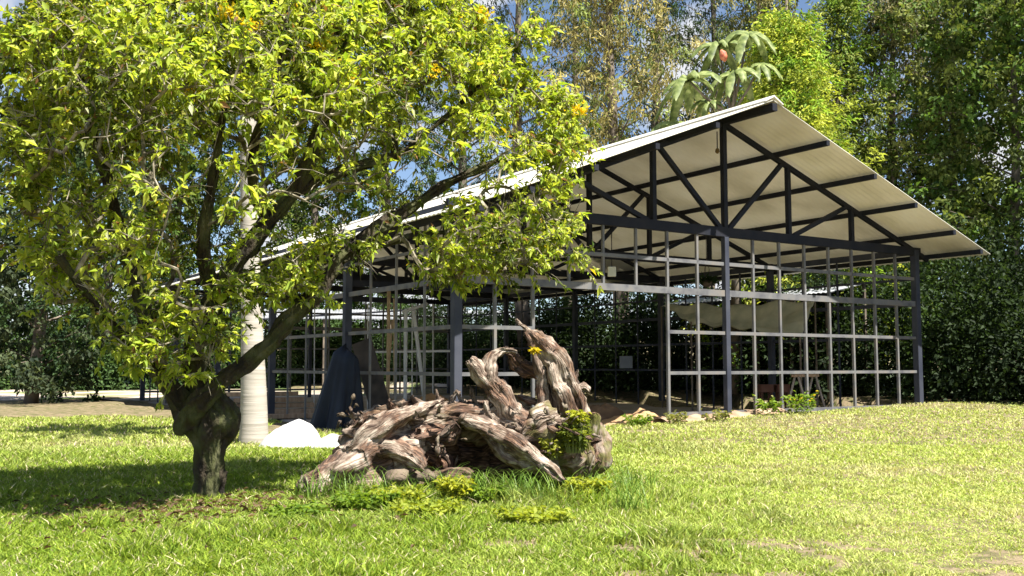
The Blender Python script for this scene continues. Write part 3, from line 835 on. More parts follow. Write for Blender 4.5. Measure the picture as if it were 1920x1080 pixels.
bgtree(70, 40, 17, 4.6, 'round', 'dark bushy tree at the far left edge', .05, 13000, 0, 18, 1.1, DK)

def bushes():
    """the continuous undergrowth that closes the view behind the shed"""
    rg = np.random.default_rng(77)
    P = []; D = []; Nn = []; L = []; W = []; C = []
    spots = []
    for b in np.arange(-14, 50, 1.7):
        for r_ in range(2): spots.append((10.8 + r_ * 2.6 + rg.uniform(-.6, .6), b + rg.uniform(-.8, .8), rg.uniform(3.2, 4.6) + r_ * 1.8))
    for s in np.arange(-52, 14, 2.2):
        for r_ in range(2): spots.append((s + rg.uniform(-.8, .8), 50 + r_ * 3 + rg.uniform(-.8, .8), rg.uniform(4.2, 6.0) + r_ * 2.4))
    for s, b, h in spots:
        p0 = bp(s, b, 0); X, Y = p0.x, p0.y; z = gz(X, Y)
        k = 2300
        u = rg.normal(0, 1, (k, 3)); u /= np.linalg.norm(u, axis=1, keepdims=True); u[:, 2] = np.abs(u[:, 2]) * 1.0
        r = rg.uniform(.35, 1, (k, 1)) ** .5 * (1 + .25 * np.sin(u[:, :1] * 7 + s) * np.cos(u[:, 1:2] * 6))
        p = u * r * np.array([1.7, 1.7, h]) + np.array([X, Y, z])
        P.append(p); D.append(u + rg.normal(0, .6, (k, 3)) + np.array([0, 0, -.3])); Nn.append(u + np.array([0, 0, .5]) + rg.normal(0, .5, (k, 3)))
        sz = 1.35 if b > 45 else 1.0
        L.append(rg.uniform(.13, .26, k) * sz); W.append(rg.uniform(.08, .14, k) * sz)
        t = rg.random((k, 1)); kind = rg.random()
        br = 2.6 if (b > 45 and kind < .75) else (.85 if kind < .75 else 1.5)  # rows beside the shed coloured dark for shade, far row brightened for sun
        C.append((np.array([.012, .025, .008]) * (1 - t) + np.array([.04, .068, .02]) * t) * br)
    tag(leaves('undergrowth', np.concatenate(P), np.concatenate(D), np.concatenate(Nn), np.concatenate(L), np.concatenate(W), np.concatenate(C), M_leafbg), 'undergrowth closing the view behind the shed, mostly coloured dark for shade', 'undergrowth', kind='stuff')
bushes()
# leaf-strewn earth under the far trees, their shade put into its dark colour
def strip():
    ss = np.linspace(-60, 60, 60); bs = np.linspace(-30, 90, 60)
    V = []; 
    S_, B_ = np.meshgrid(ss, bs, indexing='ij')
    X = BX + S_ * cyw - B_ * syw; Y = BY + S_ * syw + B_ * cyw
    Z = ground_z(X, Y) + .03
    V = np.stack([X, Y, Z], -1).reshape(-1, 3); n = len(bs)
    i, j = np.meshgrid(np.arange(len(ss) - 1), np.arange(n - 1), indexing='ij'); a = (i * n + j).ravel()
    Q = np.stack([a, a + n, a + n + 1, a + 1], 1)
    sc_ = S_[:-1, :-1].ravel(); bc = B_[:-1, :-1].ravel()
    k = (sc_ > 9.5) | (bc > 48)
    tag(npmesh('forest_floor', V, Q[k], M_far), 'leaf strewn earth under the far trees, coloured dark for their shade', 'forest floor', kind='structure')
strip()
def yard():
    ss = np.linspace(-45, 9.3, 70); bs = np.linspace(29.6, 49, 30)
    S_, B_ = np.meshgrid(ss, bs, indexing='ij')
    X = BX + S_ * cyw - B_ * syw; Y = BY + S_ * syw + B_ * cyw
    V = np.stack([X, Y, ground_z(X, Y) + .035], -1).reshape(-1, 3); n = len(bs)
    i, j = np.meshgrid(np.arange(len(ss) - 1), np.arange(n - 1), indexing='ij'); a = (i * n + j).ravel()
    tag(npmesh('yard', V, np.stack([a, a + n, a + n + 1, a + 1], 1), mat('pale_yard', [(.14, .2, .05), (.30, .25, .17), (.45, .38, .32)], .35, 10, .95, .4, 12, pos=(.40, .56))), 'sunlit pale yard beyond the far end of the shed', 'yard', kind='structure')
yard()

def umbrella_tree():
    Y = 37.5
    X = at(1375, 600, Y).x
    T = thing('umbrella_leaf_tree', (X, Y, gz(X, Y)), 'tree with huge drooping umbrella leaves and a red bud above the roof', 'tree')
    forks = [(1402, 62, 46), (1347, 84, 44), (1290, 150, 50), (1380, 135, 46), (1265, 232, 40), (1330, 190, 30), (1425, 120, 32)]
    tk = MB(); root_ = Vector((X, Y, gz(X, Y))); hub = at(1372, 215, Y)
    tk.tube([root_, root_.lerp(hub, .5) + Vector((.1, 0, 0)), hub], [.2, .15, .1], 10)
    rg = np.random.default_rng(4)
    lv = []
    for fx, fy, r in forks:
        c = at(fx, fy, Y + rg.uniform(-.6, .6))
        tk.tube([hub, hub.lerp(c, .6) + Vector((0, 0, -.15)), c], [.07, .05, .03], 6)
        R_ = r / F * Y * 1.25
        V = []; Fc = []
        nl = 9; tl_ = Vector((rg.normal(0, .25), rg.normal(-.15, .25), 0))
        for i in range(nl):
            a = 2 * math.pi * i / nl + rg.uniform(-.15, .15)
            u = Vector((math.cos(a), math.sin(a), 0)); sdv = Vector((-math.sin(a), math.cos(a), 0))
            seg = 7; b0 = len(V); Lr = R_ * rg.uniform(.75, 1.25)
            for k in range(seg + 1):
                t = k / seg; wv = Lr * .15 * math.sin(math.pi * (t * .86 + .06)) ** .8
                c_ = c + u * Lr * (t - .12 * t * t) + Vector((0, 0, .10 * Lr * math.sin(t * 2) - Lr * (.7 + .25 * math.sin(i * 2.3)) * t * t + Lr * t * u.dot(tl_)))
                for q, dz in ((-1, -.08 - .03 * math.sin(k * 2.2)), (0, .05), (1, -.08 + .03 * math.sin(k * 1.9))): V.append(c_ + sdv * wv * q + Vector((0, 0, dz * Lr)))
            for k in range(seg):
                for q in (0, 1): Fc.append((b0 + k * 3 + q, b0 + k * 3 + q + 1, b0 + k * 3 + q + 4, b0 + k * 3 + q + 3))
        m = MB(); m.add(V, Fc); m.build('leaf_whorl', M_umb, T, True)
    tk.build('trunk', M_bgbark, T, True)
    b = at(1355, 103, Y - .5)
    bd = MB(); bd.tube([b + Vector((.1, 0, -.25)), b + Vector((.04, 0, -.1)), b + Vector((-.02, 0, .08)), b + Vector((-.06, 0, .2))], [.05, .14, .13, .04], 10, jit=.2)
    bd.build('red_bud', mat('red_bud', [(.35, .04, .03), (.6, .25, .12)], 9, rough=.6), T, True)
M_umb = mat('umbrella_leaf', [(.07, .10, .025), (.17, .22, .06), (.34, .38, .14)], 4.5, rough=.55, trans=.25)
umbrella_tree()

# ---------------------------------------------------------------- things in and around the shed
def fold_cloth(name, c, rx, ry, h, m, label, cat, folds=9, top=.35, seed=0, amp=.12, tilt=(0, 0)):
    V = []; n = 96; k = 22; rg = random.Random(seed); ph = [rg.uniform(0, 6) for _ in range(4)]
    for i in range(k + 1):
        t = i / k
        prof = top + (1 - top) * (t ** .8)
        if i == 0: prof = .02
        elif i == 1: prof = top * .7
        for j in range(n):
            a = 2 * math.pi * j / n
            g = 1 + amp * t * (math.sin(folds * a + ph[0] + t) + .6 * math.sin((folds * 2 + 1) * a + ph[1])) + .12 * math.sin(2 * a + ph[2])
            z = h * (1 - t) + .16 * math.sin(a + ph[3]) * (1 - t) + .06 * math.sin(3 * a + ph[1]) * (1 - t) + (.03 * math.sin(folds * a) if i == k else 0)
            V.append(Vector(c) + Vector((math.cos(a) * rx * prof * g + tilt[0] * (1 - t), math.sin(a) * ry * prof * g + tilt[1] * (1 - t), z)))
    mb = MB(); mb.add(V, [(i * n + j, i * n + (j + 1) % n, (i + 1) * n + (j + 1) % n, (i + 1) * n + j) for i in range(k) for j in range(n)] + [tuple(reversed(range(n)))])
    o = mb.build(name, m, None, True)
    return tag(o, label, cat)
M_tarp = mat('dark_tarpaulin', [(.005, .008, .016), (.013, .02, .036)], 2, spec=.25, rough=.5, bump=.3, bscale=5)
M_white = mat('white_sheeting', [(.42, .42, .42), (.58, .57, .55)], 3, rough=.6, bump=.5, bscale=9)
c = at(628, 812, 24.2); fold_cloth('tarp_cover', (c.x, c.y, gz(c.x, c.y) - .02), .58, .5, 2.0, M_tarp, 'dark blue tarpaulin draped over a tall stack by the corner column', 'tarp', 5, .42, 3, .17, (.26, 0))

def heap(name, cx_, cy_, rx, ry, h, m, label, cat, seed=0, rough_=.15, ridge=False, group=None):
    n = 60; V = []; 
    for i in range(n + 1):
        for j in range(n + 1):
            u, v = i / n * 2 - 1, j / n * 2 - 1
            r = math.hypot(u, v)
            x, y = cx_ + u * rx, cy_ + v * ry
            p = Vector((x * 1.3, y * 1.3, seed))
            z = h * max(0, 1 - r * r) ** .75 * (.9 + .5 * mnoise.noise(p * .9)) + rough_ * (mnoise.noise(p * 3) + .4 * mnoise.noise(p * 8)) * max(0, 1 - r)
            if ridge: z += .11 * mnoise.noise(p * 2.6) * (1 - r) * (r < 1) + .05 * abs(math.sin(x * 5 + 3 * mnoise.noise(p))) * max(0, 1 - r)
            V.append((x, y, gz(x, y) - .03 + max(z, 0) - (.08 if r > 1 else 0)))
    mb = MB(); mb.add(V, [(i * (n + 1) + j, (i + 1) * (n + 1) + j, (i + 1) * (n + 1) + j + 1, i * (n + 1) + j + 1) for i in range(n) for j in range(n)])
    return tag(mb.build(name, m, None, True), label, cat, group)
c = at(545, 838, 18.4); heap('sheeted_heap', c.x, c.y, .62, .6, .55, M_white, 'bright white plastic sheet over a heap beside the palm trunk', 'sheeted heap', 5, .1, True)
c = at(628, 848, 18.0); heap('sheeted_heap', c.x, c.y, .5, .4, .28, M_white, 'small low white sheeted heap between the big white heap and the stump', 'sheeted heap', 7, .06, True)
M_sand = mat('orange_sand', [(.30, .17, .08), (.48, .32, .17)], 2, rough=.95, bump=.4, bscale=25)
M_dirt = mat('brown_dirt', [(.10, .06, .035), (.22, .14, .08)], 2, rough=.95, bump=.5, bscale=20)
for (px, Y, rx, ry, h, m, lab) in [(1195, 26.6, 1.25, .8, .42, M_sand, 'heap of orange sand on the floor inside the doorway'),
                                   (1130, 27.6, .9, .7, .62, M_dirt, 'darker brown dirt heap left of the orange sand'),
                                   (1300, 26.4, 1.3, .5, .36, M_sand, 'low sand bank behind the sill left of the gable centre post'),
                                   (820, 31, 1.0, .8, .75, M_sand, 'sand heap seen behind the corner column'),
                                   (745, 33, 1.1, .8, .6, M_dirt, 'brown dirt heap behind the bamboo props')]:
    c = at(px, 790, Y); heap('sand_heap', c.x, c.y, rx, ry, h, m, lab, 'heap', int(px), .14)
c = at(745, 790, 29.5); heap('cement_bags', c.x, c.y, 1.1, .6, .3, M_white, 'crumpled white sheet on the floor behind the stump', 'sheet', 12, .1, True)
# earth bank and loose stones along the foot of the gable wall
def bank():
    V = []; n = 160; m_ = 7
    for i in range(n + 1):
        s = -2.3 + 4.3 * i / n
        for j in range(m_):
            b = -.42 + .13 * j
            h = [.0, .07, .12, .14, .13, .08, -.25][j]
            p = bp(s, b, 0)
            zz = gz(*bp(s, -.6, 0).xy)
            V.append((p.x, p.y, zz - .05 + h * 1.1 + .07 * mnoise.noise(Vector((s * 3, b * 3, 0)))))
    mb = MB(); mb.add(V, [(i * m_ + j, (i + 1) * m_ + j, (i + 1) * m_ + j + 1, i * m_ + j + 1) for i in range(n) for j in range(m_ - 1)])
    tag(mb.build('earth_bank', mat('pale_earth', [(.20, .13, .08), (.42, .30, .2)], 3, rough=.95, bump=.5, bscale=18), None, True), 'bare earth bank along the foot of the gable wall', 'earth bank', kind='structure')
bank()
M_pole = mat('bamboo', [(.30, .2, .11), (.46, .34, .2)], 6, rough=.7)
M_wpole = mat('pale_pole', [(.5, .5, .5), (.66, .66, .66)], 3, rough=.6)
M_timber = mat('sawn_timber', [(.24, .15, .09), (.44, .32, .22)], 2, rough=.85, bump=.3, bscale=10, stretch=(6, 6, 1))
M_board = mat('dark_board', [(.03, .025, .02), (.09, .07, .055)], 3, rough=.8)
def pole(name, a, b, r, m, lab, cat='pole', group=None):
    a, b = Vector(a), Vector(b); mb = MB(); k = 9
    mb.tube([a.lerp(b, i / k) for i in range(k + 1)], [r * (1.1 if i % 2 else .95) for i in range(k + 1)], 8)
    tag(mb.build(name, m, None, True), lab, cat, group)
def low(px, py, Y):
    p = at(px, py, Y); return p
FZ = CAMZ + FLOOR + .02
def flo(px, Y): q = at(px, 700, Y); return Vector((q.x, q.y, FZ))
for k, (x0, x1, y1, Y, lab) in enumerate([(728, 729, 546, 28, 'thick bamboo prop standing left of the pale scaffold pole'), (722, 736, 600, 28.6, 'leaning bamboo prop crossing behind the thick one'), (741, 739, 560, 29.2, 'thin bamboo prop just right of the thick one')]):
    pole('bamboo_prop', flo(x0, Y), at(x1, y1, Y + .2), .05 if k == 0 else .03, M_pole, lab, 'bamboo pole', 'bamboo props inside the shed')
pole('scaffold_pole', flo(760, 30), at(761, 580, 30), .055, M_wpole, 'upright pale scaffold pole inside the corner bay', 'pole')
pole('scaffold_pole', flo(800, 31), at(775, 580, 31), .06, M_wpole, 'slanting pale pole leaning left beside the upright pale pole', 'pole')
pole('scaffold_pole', at(756, 585, 30.3), at(800, 570, 31.2), .05, M_wpole, 'short pale cross pole on top of the two pale poles', 'pole')
for k, (px, Yq, lab) in enumerate([(690, 33, 'thin pale upright bar farthest left inside the corner bay'), (773, 34, 'thin pale upright bar between the scaffold poles'), (812, 35, 'thin pale upright bar nearest the corner column'), (590, 36, 'thin pale upright bar behind the timber stack left of the tarpaulin')]):
    pole('steel_bar', flo(px, Yq), at(px, 570, Yq), .022, M_wpole, lab, 'bar', 'loose upright bars inside the shed')
mb = MB(); mb.bar(at(700, 660, 33), at(860, 658, 34), .06, .07); tag(mb.build('cross_bar', M_wpole), 'pale horizontal bar tied across the upright bars', 'bar')
mb = MB(); a, b_ = flo(725, 25.4), at(678, 640, 26.2); mb.bar(a, b_, .55, .05, Vector((0, 1, .2))); tag(mb.build('leaning_board', M_board), 'dark board leaning right of the draped tarpaulin', 'board')
mb = MB(); a, b_ = flo(706, 26.6), at(672, 655, 26.9); mb.bar(a, b_, .14, .06, Vector((0, 1, .2))); tag(mb.build('leaning_plank', M_timber), 'brown plank leaning behind the dark board', 'plank')
# timber stack on the left
for k, (x0, x1, Y, z, wd, lab) in enumerate([(418, 600, 31, .12, .22, 'bottom plank of the timber stack left of the tarpaulin'), (425, 590, 31.2, .30, .22, 'second plank up in the timber stack'), (440, 575, 31.1, .48, .2, 'third plank up in the timber stack'),
                                           (410, 560, 31.3, .66, .2, 'topmost long plank of the timber stack'), (500, 585, 29.0, .08, .3, 'single plank lying on the floor before the timber stack')]):
    a, b_ = flo(x0, Y), flo(x1, Y + .5); a.z += z; b_.z += z + .02
    mb = MB(); mb.bar(a, b_, wd * 1.6, .13); tag(mb.build('timber_plank', M_timber, None, bevel=.01), lab, 'plank', 'stacked timber planks')
# pale panel and boxes in the background of the shed
def slab(name, p, w_, h, d, m, lab, cat, rot=0.0):
    mb = MB(); u = Vector((math.cos(rot), math.sin(rot), 0)) * w_ / 2
    mb.bar(Vector(p) - u, Vector(p) + u, d, h); return tag(mb.build(name, m, None, bevel=.01), lab, cat)
p = flo(1174, 36); slab('pale_panel', (p.x, p.y, at(1174, 679, 36).z), .5, .45, .06, mat('pale_panel', [(.16, .18, .22), (.22, .24, .27)], 2), 'small pale panel propped up in the dark behind the doorway', 'panel', .3)
M_terra = mat('terracotta', [(.14, .055, .035), (.2, .10, .065)], 4, rough=.9, bump=.2)
for px, lab in ((1435, 'left terracotta planter box behind the gable grid'), (1466, 'right terracotta planter box behind the gable grid')):
    Y = 33; c = at(px, 728, Y); mb = MB()
    w2 = .2
    for (sx, sy, ex, ey) in ((-w2, -w2, w2, -w2), (w2, -w2, w2, w2), (w2, w2, -w2, w2), (-w2, w2, -w2, -w2)):
        mb.bar((c.x + sx, c.y + sy, c.z), (c.x + ex, c.y + ey, c.z), .04, .26)
    mb.bar((c.x - w2, c.y, c.z - .11), (c.x + w2, c.y, c.z - .11), w2 * 2, .04)
    for sx in (-.15, .15):
        for sy in (-.15, .15): mb.bar((c.x + sx, c.y + sy, FZ), (c.x + sx, c.y + sy, c.z - .1), .05)
    tag(mb.build('planter_box', M_terra), lab, 'planter')
# trestle
tr = thing('saw_trestle', flo(1510, 29.5), 'grey wooden trestle standing behind the right of the gable grid', 'trestle')
c = flo(1510, 29.5); top = at(1512, 706, 29.5).z
for dx in (-.35, .35):
    for sg in (-1, 1):
        mb = MB(); mb.bar((c.x + dx + sg * .38, c.y + (dx) * .8, FZ), (c.x + dx + sg * .05, c.y + dx * .8, top), .07, .05); mb.build('leg', mat('grey_wood', [(.16, .14, .12), (.3, .27, .24)], 3), tr)
mb = MB(); mb.bar((c.x - .5, c.y - .4, top + .03), (c.x + .5, c.y + .4, top + .03), .09, .08); mb.build('top_beam', M_timber, tr)
# hanging things
M_box = mat('cream_enclosure', [(.55, .54, .42), (.66, .65, .52)], 3, rough=.5)
lp = bp(-3.3, .55, 2.27); L_ = thing('lamp_box', lp, 'small cream box lamp hanging under the first roof truss', 'lamp')
mb = MB(); mb.bar(lp - Vector((0, .05, .12)), lp + Vector((0, -.05, .12)), .20, .09, Vector((0, 1, 0))); mb.build('housing', M_box, L_, bevel=.012)
mb = MB(); mb.bar(lp + Vector((0, -.05, .12)), lp + Vector((0, -.05, 1.2)), .015); mb.build('hanger', M_truss, L_)
lp = at(1325, 528, 30); H_ = thing('hanging_plant', lp, 'dark hanging basket plant beneath the roof left of the centre post', 'hanging plant')
mb = MB(); mb.tube([lp + Vector((0, 0, -.16)), lp + Vector((0, 0, -.08)), lp + Vector((0, 0, .02))], [.08, .17, .2], 12); mb.build('basket', M_board, H_, True)
mb = MB(); [mb.bar(lp + Vector((.17 * math.cos(a), .17 * math.sin(a), 0)), lp + Vector((0, 0, .75)), .012) for a in (0, 2.1, 4.2)]; mb.bar(lp + Vector((0, 0, .75)), lp + Vector((0, 0, 1.6)), .012); mb.build('cord', M_board, H_)
rg = np.random.default_rng(6); k = 260; u = rg.normal(0, 1, (k, 3)); u[:, 2] = np.abs(u[:, 2]) * .5
leaves('foliage', np.array(lp) + u * .1, u + np.array([0, 0, -.4]), rg.normal(0, 1, (k, 3)), rg.uniform(.1, .3, k), rg.uniform(.03, .05, k), np.tile(np.array([[.03, .06, .02]]), (k, 1)), M_leafbg, H_)
lp = at(1345, 283, 25.5); B_ = thing('roof_bulb', lp, 'tiny dark bulb fitting left of the top of the gable centre post', 'lamp')
mb = MB(); mb.tube([lp + Vector((0, 0, -.07)), lp + Vector((0, 0, -.03)), lp + Vector((0, 0, .04)), lp + Vector((0, 0, .07))], [.02, .06, .05, .03], 10); mb.build('fitting', mat('brass_fitting', [(.12, .08, .03), (.25, .17, .06)], 5), B_, True)
mb = MB(); mb.bar(lp + Vector((0, 0, .07)), lp + Vector((0, 0, .52)), .02); mb.build('stem', M_truss, B_)

# tarp canopy behind the right bays
def canopy():
    V = []; n, m_ = 40, 16
    A, B, C_, D_ = at(1240, 575, 37), at(1528, 566, 31.6), at(1500, 630, 30.6), at(1296, 604, 34.5)
    for i in range(n + 1):
        for j in range(m_ + 1):
            u, v = i / n, j / m_
            p = (A * (1 - u) + B * u) * (1 - v) + (D_ * (1 - u) + C_ * u) * v
            p = p + Vector((0, 0, -.22 * math.sin(math.pi * u) * math.sin(math.pi * v) + .06 * math.sin(u * 26 + v * 5) + .05 * math.sin(v * 17 + u * 9)))
            V.append(p)
    mb = MB(); mb.add(V, [(i * (m_ + 1) + j, (i + 1) * (m_ + 1) + j, (i + 1) * (m_ + 1) + j + 1, i * (m_ + 1) + j + 1) for i in range(n) for j in range(m_)])
    T = thing('sheet_canopy', D_, 'pale translucent sheet strung up inside the shed behind the right bays', 'canopy')
    o = mb.build('sheet', mat('pale_sheet', [(.35, .38, .28), (.72, .70, .55)], 1.5, rough=.6, trans=.35), T, True)
    sm = o.modifiers.new('thickness', 'SOLIDIFY'); sm.thickness = .01
    for p in (A, B, C_, D_):
        mb = MB(); mb.tube([(p.x, p.y, FZ - .03), p + Vector((0, 0, .02))], [.035, .03], 8); mb.build('post', M_bgbark, T)
canopy()
# low outbuilding behind the shed, and an added lean-to roof for a bright strip
def outbuilding(a, b, depth, hf, hb, lab, posts=5, m=None):
    """a, b front eave ends; roof rises away by hb-hf"""
    a, b = Vector(a), Vector(b); d = (b - a); n_ = Vector((-d.y, d.x, 0)).normalized()
    if n_.y < 0: n_ = -n_
    base = Vector((a.x, a.y, gz(a.x, a.y)))
    T = thing('open_outbuilding', base, lab, 'outbuilding')
    L = d.length; nn = int(L / .07); V = []
    for lay in (0, -.02):
        for v in (0, 1):
            for i in range(nn + 1):
                p = a + d * (i / nn) + n_ * depth * v; V.append(Vector((p.x, p.y, a.z + (hb - hf) * v + .02 * math.sin(i * 2.1) + lay)))
    q = nn + 1; Fc = []
    for i in range(nn):
        Fc += [(i, i + 1, q + i + 1, q + i), (2 * q + i, 3 * q + i, 3 * q + i + 1, 2 * q + i + 1), (i, 2 * q + i, 2 * q + i + 1, i + 1), (q + i, q + i + 1, 3 * q + i + 1, 3 * q + i)]
    mb = MB(); mb.add(V, Fc); mb.build('roof', m or M_zinc, T)
    for i in range(posts):
        for v in (.04, .96):
            p = a + d * (.02 + .96 * i / (posts - 1)) + n_ * depth * v; zt = a.z + (hb - hf) * v - .03
            mb = MB(); mb.bar((p.x, p.y, gz(p.x, p.y) - .1), (p.x, p.y, zt), .1); mb.build('post', M_bgbark, T)
    mb = MB(); mb.bar(a + n_ * .05 + Vector((0, 0, -.09)), b + n_ * .05 + Vector((0, 0, -.09)), .08, .12); mb.build('eave_beam', M_truss, T)
M_zinc = mat('weathered_zinc', [(.20, .21, .23), (.34, .35, .36)], 1.2, rough=.55)
outbuilding(at(470, 597, 66), at(985, 566, 68), 4.5, 0, .9, 'low open outbuilding with weathered grey zinc roof seen through the left bays')
a = bp(9.6, 4.5, 0); b = bp(9.6, 13, 0); a.z = b.z = CAMZ + 2.55  # added roof, stands in for the bright outside seen under the right eave
outbuilding(a, b, 2.2, 0, .45, 'narrow added lean-to whose pale zinc roof stands in for the bright strip under the right eave', 6)

# ---------------------------------------------------------------- small plants, stones, litter
M_stone = mat('pale_stone', [(.07, .05, .035), (.22, .17, .12)], 7, rough=.95, bump=.9, bscale=16)
def stone(px, py, Y, r, lab, seed):
    c = at(px, py, Y); V = []; Fc = []; n, m_ = 14, 9
    for i in range(m_ + 1):
        for j in range(n):
            th, a = math.pi * i / m_, 2 * math.pi * j / n
            u = Vector((math.sin(th) * math.cos(a), math.sin(th) * math.sin(a), math.cos(th) * .65))
            V.append(c + u * r * (1 + .5 * mnoise.noise(u * 1.3 + Vector((seed, 0, 0))) + .22 * mnoise.noise(u * 4 + Vector((seed, 2, 0)))))
    Fc = [(i * n + j, (i + 1) * n + j, (i + 1) * n + (j + 1) % n, i * n + (j + 1) % n) for i in range(m_) for j in range(n)]
    mb = MB(); mb.add(V, Fc); tag(mb.build('stone', M_stone, None, True), lab, 'stone')
stone(742, 893, 11.55, .14, 'pale stone under the middle of the stump', 1)
stone(800, 893, 11.5, .11, 'brownish stone right of the pale one under the stump', 2)
stone(690, 948, 11.2, .10, 'grey stone half hidden in grass before the snout of the log', 3)

def weed(px, Y, r, h, n, cols, lab, flower=None, z=None, lw=.35, ll=(.04, .09), name='leafy_weed', cat='weed', seed=0, z_off=0):
    rg = np.random.default_rng(seed + 900)
    X = at(px, 900, Y).x; z0 = gz(X, Y) if z is None else z
    T = thing(name, (X, Y, z0), lab, cat)
    st = MB(); P = []; D = []; Nn = []; L = []; W = []; C = []; FP = []
    for i in range(n):
        a = rg.uniform(0, 6.28); q = r * rg.random() ** .5
        b0 = Vector((X + math.cos(a) * q * .5, Y + math.sin(a) * q * .5, z0 - .02)); e = Vector((X + math.cos(a) * q, Y + math.sin(a) * q, z0 + h * rg.uniform(.5, 1)))
        m1 = b0.lerp(e, .5) + Vector((0, 0, h * .12)); st.tube([b0, m1, e], [.004, .003, .002], 3, cap=False)
        for j in range(9):
            t = rg.uniform(.2, 1); p = b0.lerp(m1, t * 2) if t < .5 else m1.lerp(e, t * 2 - 1)
            P.append(p); D.append(rg.normal(0, 1, 3) * np.array([1, 1, .35]) + np.array([0, 0, .15])); Nn.append(np.array([0, 0, 1]) + rg.normal(0, .35, 3))
            l = rg.uniform(*ll); L.append(l); W.append(l * lw * 1.6); t2 = rg.random(); C.append(np.array(cols[0]) * (1 - t2) + np.array(cols[1]) * t2)
        if flower is not None and rg.random() < .6: FP.append(e)
    st.build('stems', mat('green_stem', [(.10, .14, .03), (.2, .22, .06)], 5), T)
    leaves('foliage', np.array([tuple(p) for p in P]), np.array(D), np.array(Nn), L, W, np.array(C), M_leaf, T)
    if FP:
        P = []; D = []
        for p in FP:
            for j in range(9): P.append(tuple(p)); D.append(rg.normal(0, 1, 3) * np.array([1, 1, .5]) + np.array([0, 0, .4]))
        k = len(P); leaves('flowers', np.array(P), np.array(D), rg.normal(0, .3, (k, 3)) + np.array([0, 0, 1]), np.full(k, .035), np.full(k, .022), np.tile(np.array([flower]), (k, 1)), M_leaf, T)
YW = [(.24, .29, .03), (.46, .46, .06)]; GW = [(.09, .17, .02), (.22, .32, .04)]
weed(852, 11.05, .20, .34, 90, YW, 'round clump of yellow leaved weed growing before the hollow of the stump', seed=1)
weed(745, 10.9, .36, .22, 120, [(.2, .27, .03), (.4, .42, .06)], 'spreading light green weed before the left log', seed=2)
weed(680, 10.6, .38, .20, 110, GW, 'broad leaved green weed in the grass below the log snout', seed=3)
weed(800, 10.3, .42, .15, 120, [(.2, .27, .03), (.38, .42, .06)], 'low pale clover patch in front of the yellow weed', seed=4)
weed(910, 11.2, .26, .24, 80, GW, 'green weed tuft beneath the long falling root arm', seed=5)
weed(1100, 11.5, .28, .28, 90, [(.2, .27, .03), (.4, .42, .05)], 'yellow green weed at the right foot of the stump', seed=6)
weed(1078, 12.0, .24, .36, 90, [(.08, .12, .02), (.24, .27, .04)], 'mossy plant growing on the right face of the stump', z=at(1075, 830, 12.0).z - .1, seed=7)
weed(1035, 11.95, .14, .22, 50, [(.16, .2, .03), (.36, .36, .05)], 'small fern like plant on the stump left of the mossy plant', z=at(1040, 850, 12.0).z - .05, seed=8)
weed(1085, 12.0, .13, .18, 40, YW, 'little yellow plant near the foot of the tall spike', z=at(1082, 790, 12.0).z - .04, seed=9)
weed(1003, 12.2, .03, .07, 8, [(.55, .45, .03), (.6, .5, .05)], 'tiny yellow moss tuft high on the tall spike', z=at(1003, 655, 12.2).z - .04, seed=10)
weed(1000, 10.0, .42, .14, 110, [(.2,.27,.03),(.38,.42,.06)], 'low bright green weed patch in the lawn in front of the falling root arm', seed=21)
weed(560, 10.0, .34, .16, 80, GW, 'dark leafy weed in the shaded grass between the trunk and the log snout', seed=22)
weed(1505, 25.4, .5, .62, 24, GW, 'weed with yellow flowers against the right of the gable grid', flower=(.75, .6, .05), ll=(.08, .16), seed=11)
weed(1450, 25.0, .45, .5, 14, GW, 'weed with small pale flowers left of the yellow flowered one', flower=(.7, .7, .6), ll=(.08, .16), seed=12)
weed(1275, 22.7, .35, .3, 22, [(.15, .17, .05), (.3, .3, .12)], 'dry weed at the bottom rail right of the doorway', ll=(.06, .12), seed=13)
weed(1345, 23.4, .4, .28, 24, [(.15, .17, .05), (.3, .3, .12)], 'low weed at the foot of the gable centre post', ll=(.06, .12), seed=14)
weed(1200, 22.2, .5, .25, 26, GW, 'low green weed along the edge of the doorway', flower=(.8, .8, .7), ll=(.06, .12), seed=15)

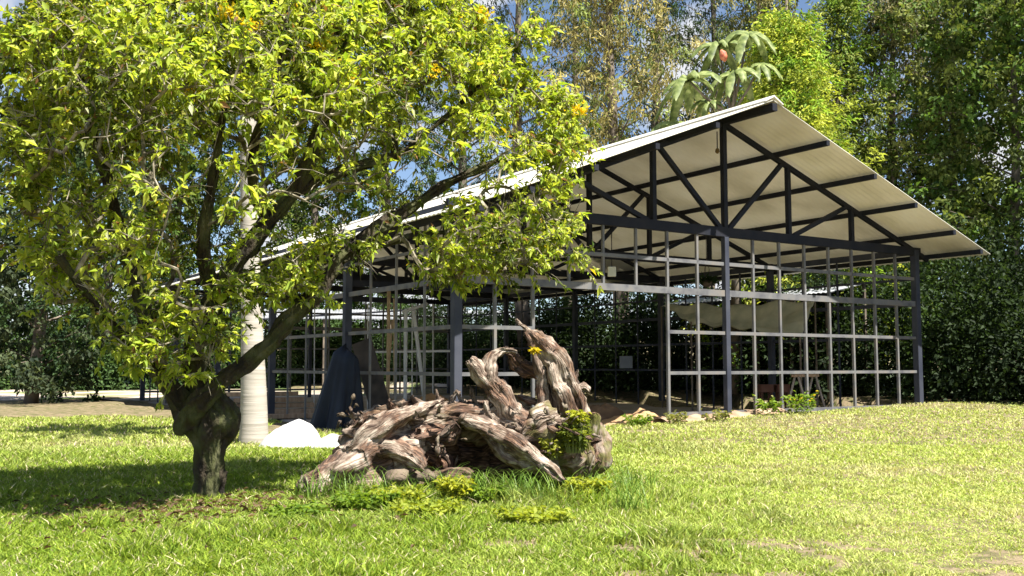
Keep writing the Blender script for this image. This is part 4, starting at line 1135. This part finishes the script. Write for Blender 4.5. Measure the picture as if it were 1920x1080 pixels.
def litter():
    rg = np.random.default_rng(66); k = 650
    X = rg.normal(-3.4, 1.1, k); Y = rg.normal(10.6, .85, k)
    Z = ground_z(X, Y) + .03 + rg.random(k) * .05
    t = rg.random((k, 1)); C = np.array([[.06, .032, .018]]) * (1 - t) + np.array([[.22, .15, .09]]) * t
    D = rg.normal(0, 1, (k, 3)) * np.array([1, 1, .25])
    tag(leaves('leaf_litter', np.stack([X, Y, Z], 1), D, rg.normal(0, .3, (k, 3)) + np.array([0, 0, 1]), rg.uniform(.05, .11, k), rg.uniform(.03, .055, k), C, M_leafbg), 'brown fallen leaves in the shade under the leaning tree', 'leaf litter', kind='stuff')
litter()
# tall arching grass at the foot of the stump
def tall_grass():
    rg = np.random.default_rng(8)
    for gi, (px, Y, n, sp, lab) in enumerate([(680, 11.35, 110, .24, 'tall arching grass tuft before the left log'), (905, 11.4, 130, .25, 'tall grass tuft left under the long falling root arm'), (985, 11.4, 160, .28, 'tall grass tuft right under the long falling root arm'),
                                              (840, 11.4, 90, .2, 'tall grass tuft behind the yellow leaved clump'), (1160, 11.9, 120, .24, 'tall grass tuft right of the root ball'), (1180, 10.6, 70, .11, 'dark green grass tuft in the lawn right of the stump'), (600, 11.3, 60, .14, 'sparse tall grass tuft by the log snout')]):
        X0 = at(px, 900, Y).x; T = MB()
        for i in range(n):
            x, y = X0 + rg.normal(0, sp), Y + rg.normal(0, sp * .4); z = gz(x, y) - .02; h = rg.uniform(.26, .6); a = rg.uniform(0, 6.28); ln = rg.uniform(.3, .9) * h; w_ = rg.uniform(.005, .010)
            b = a + 1.57; V = []; K = 5
            for k in range(K + 1):
                t = k / K; c = Vector((x + math.cos(a) * ln * t * t, y + math.sin(a) * ln * t * t, z + h * (t - .28 * t * t * t * t))); s = w_ * (1 - t * .9)
                V += [c - Vector((math.cos(b), math.sin(b), 0)) * s, c + Vector((math.cos(b), math.sin(b), 0)) * s]
            T.add(V, [(2 * k, 2 * k + 1, 2 * k + 3, 2 * k + 2) for k in range(K)])
        tag(T.build('grass_tuft', M_tuft), lab, 'grass tuft')
M_tuft = mat('long_grass', [(.08, .18, .02), (.24, .36, .05)], 3, rough=.5, trans=.35)
tall_grass()
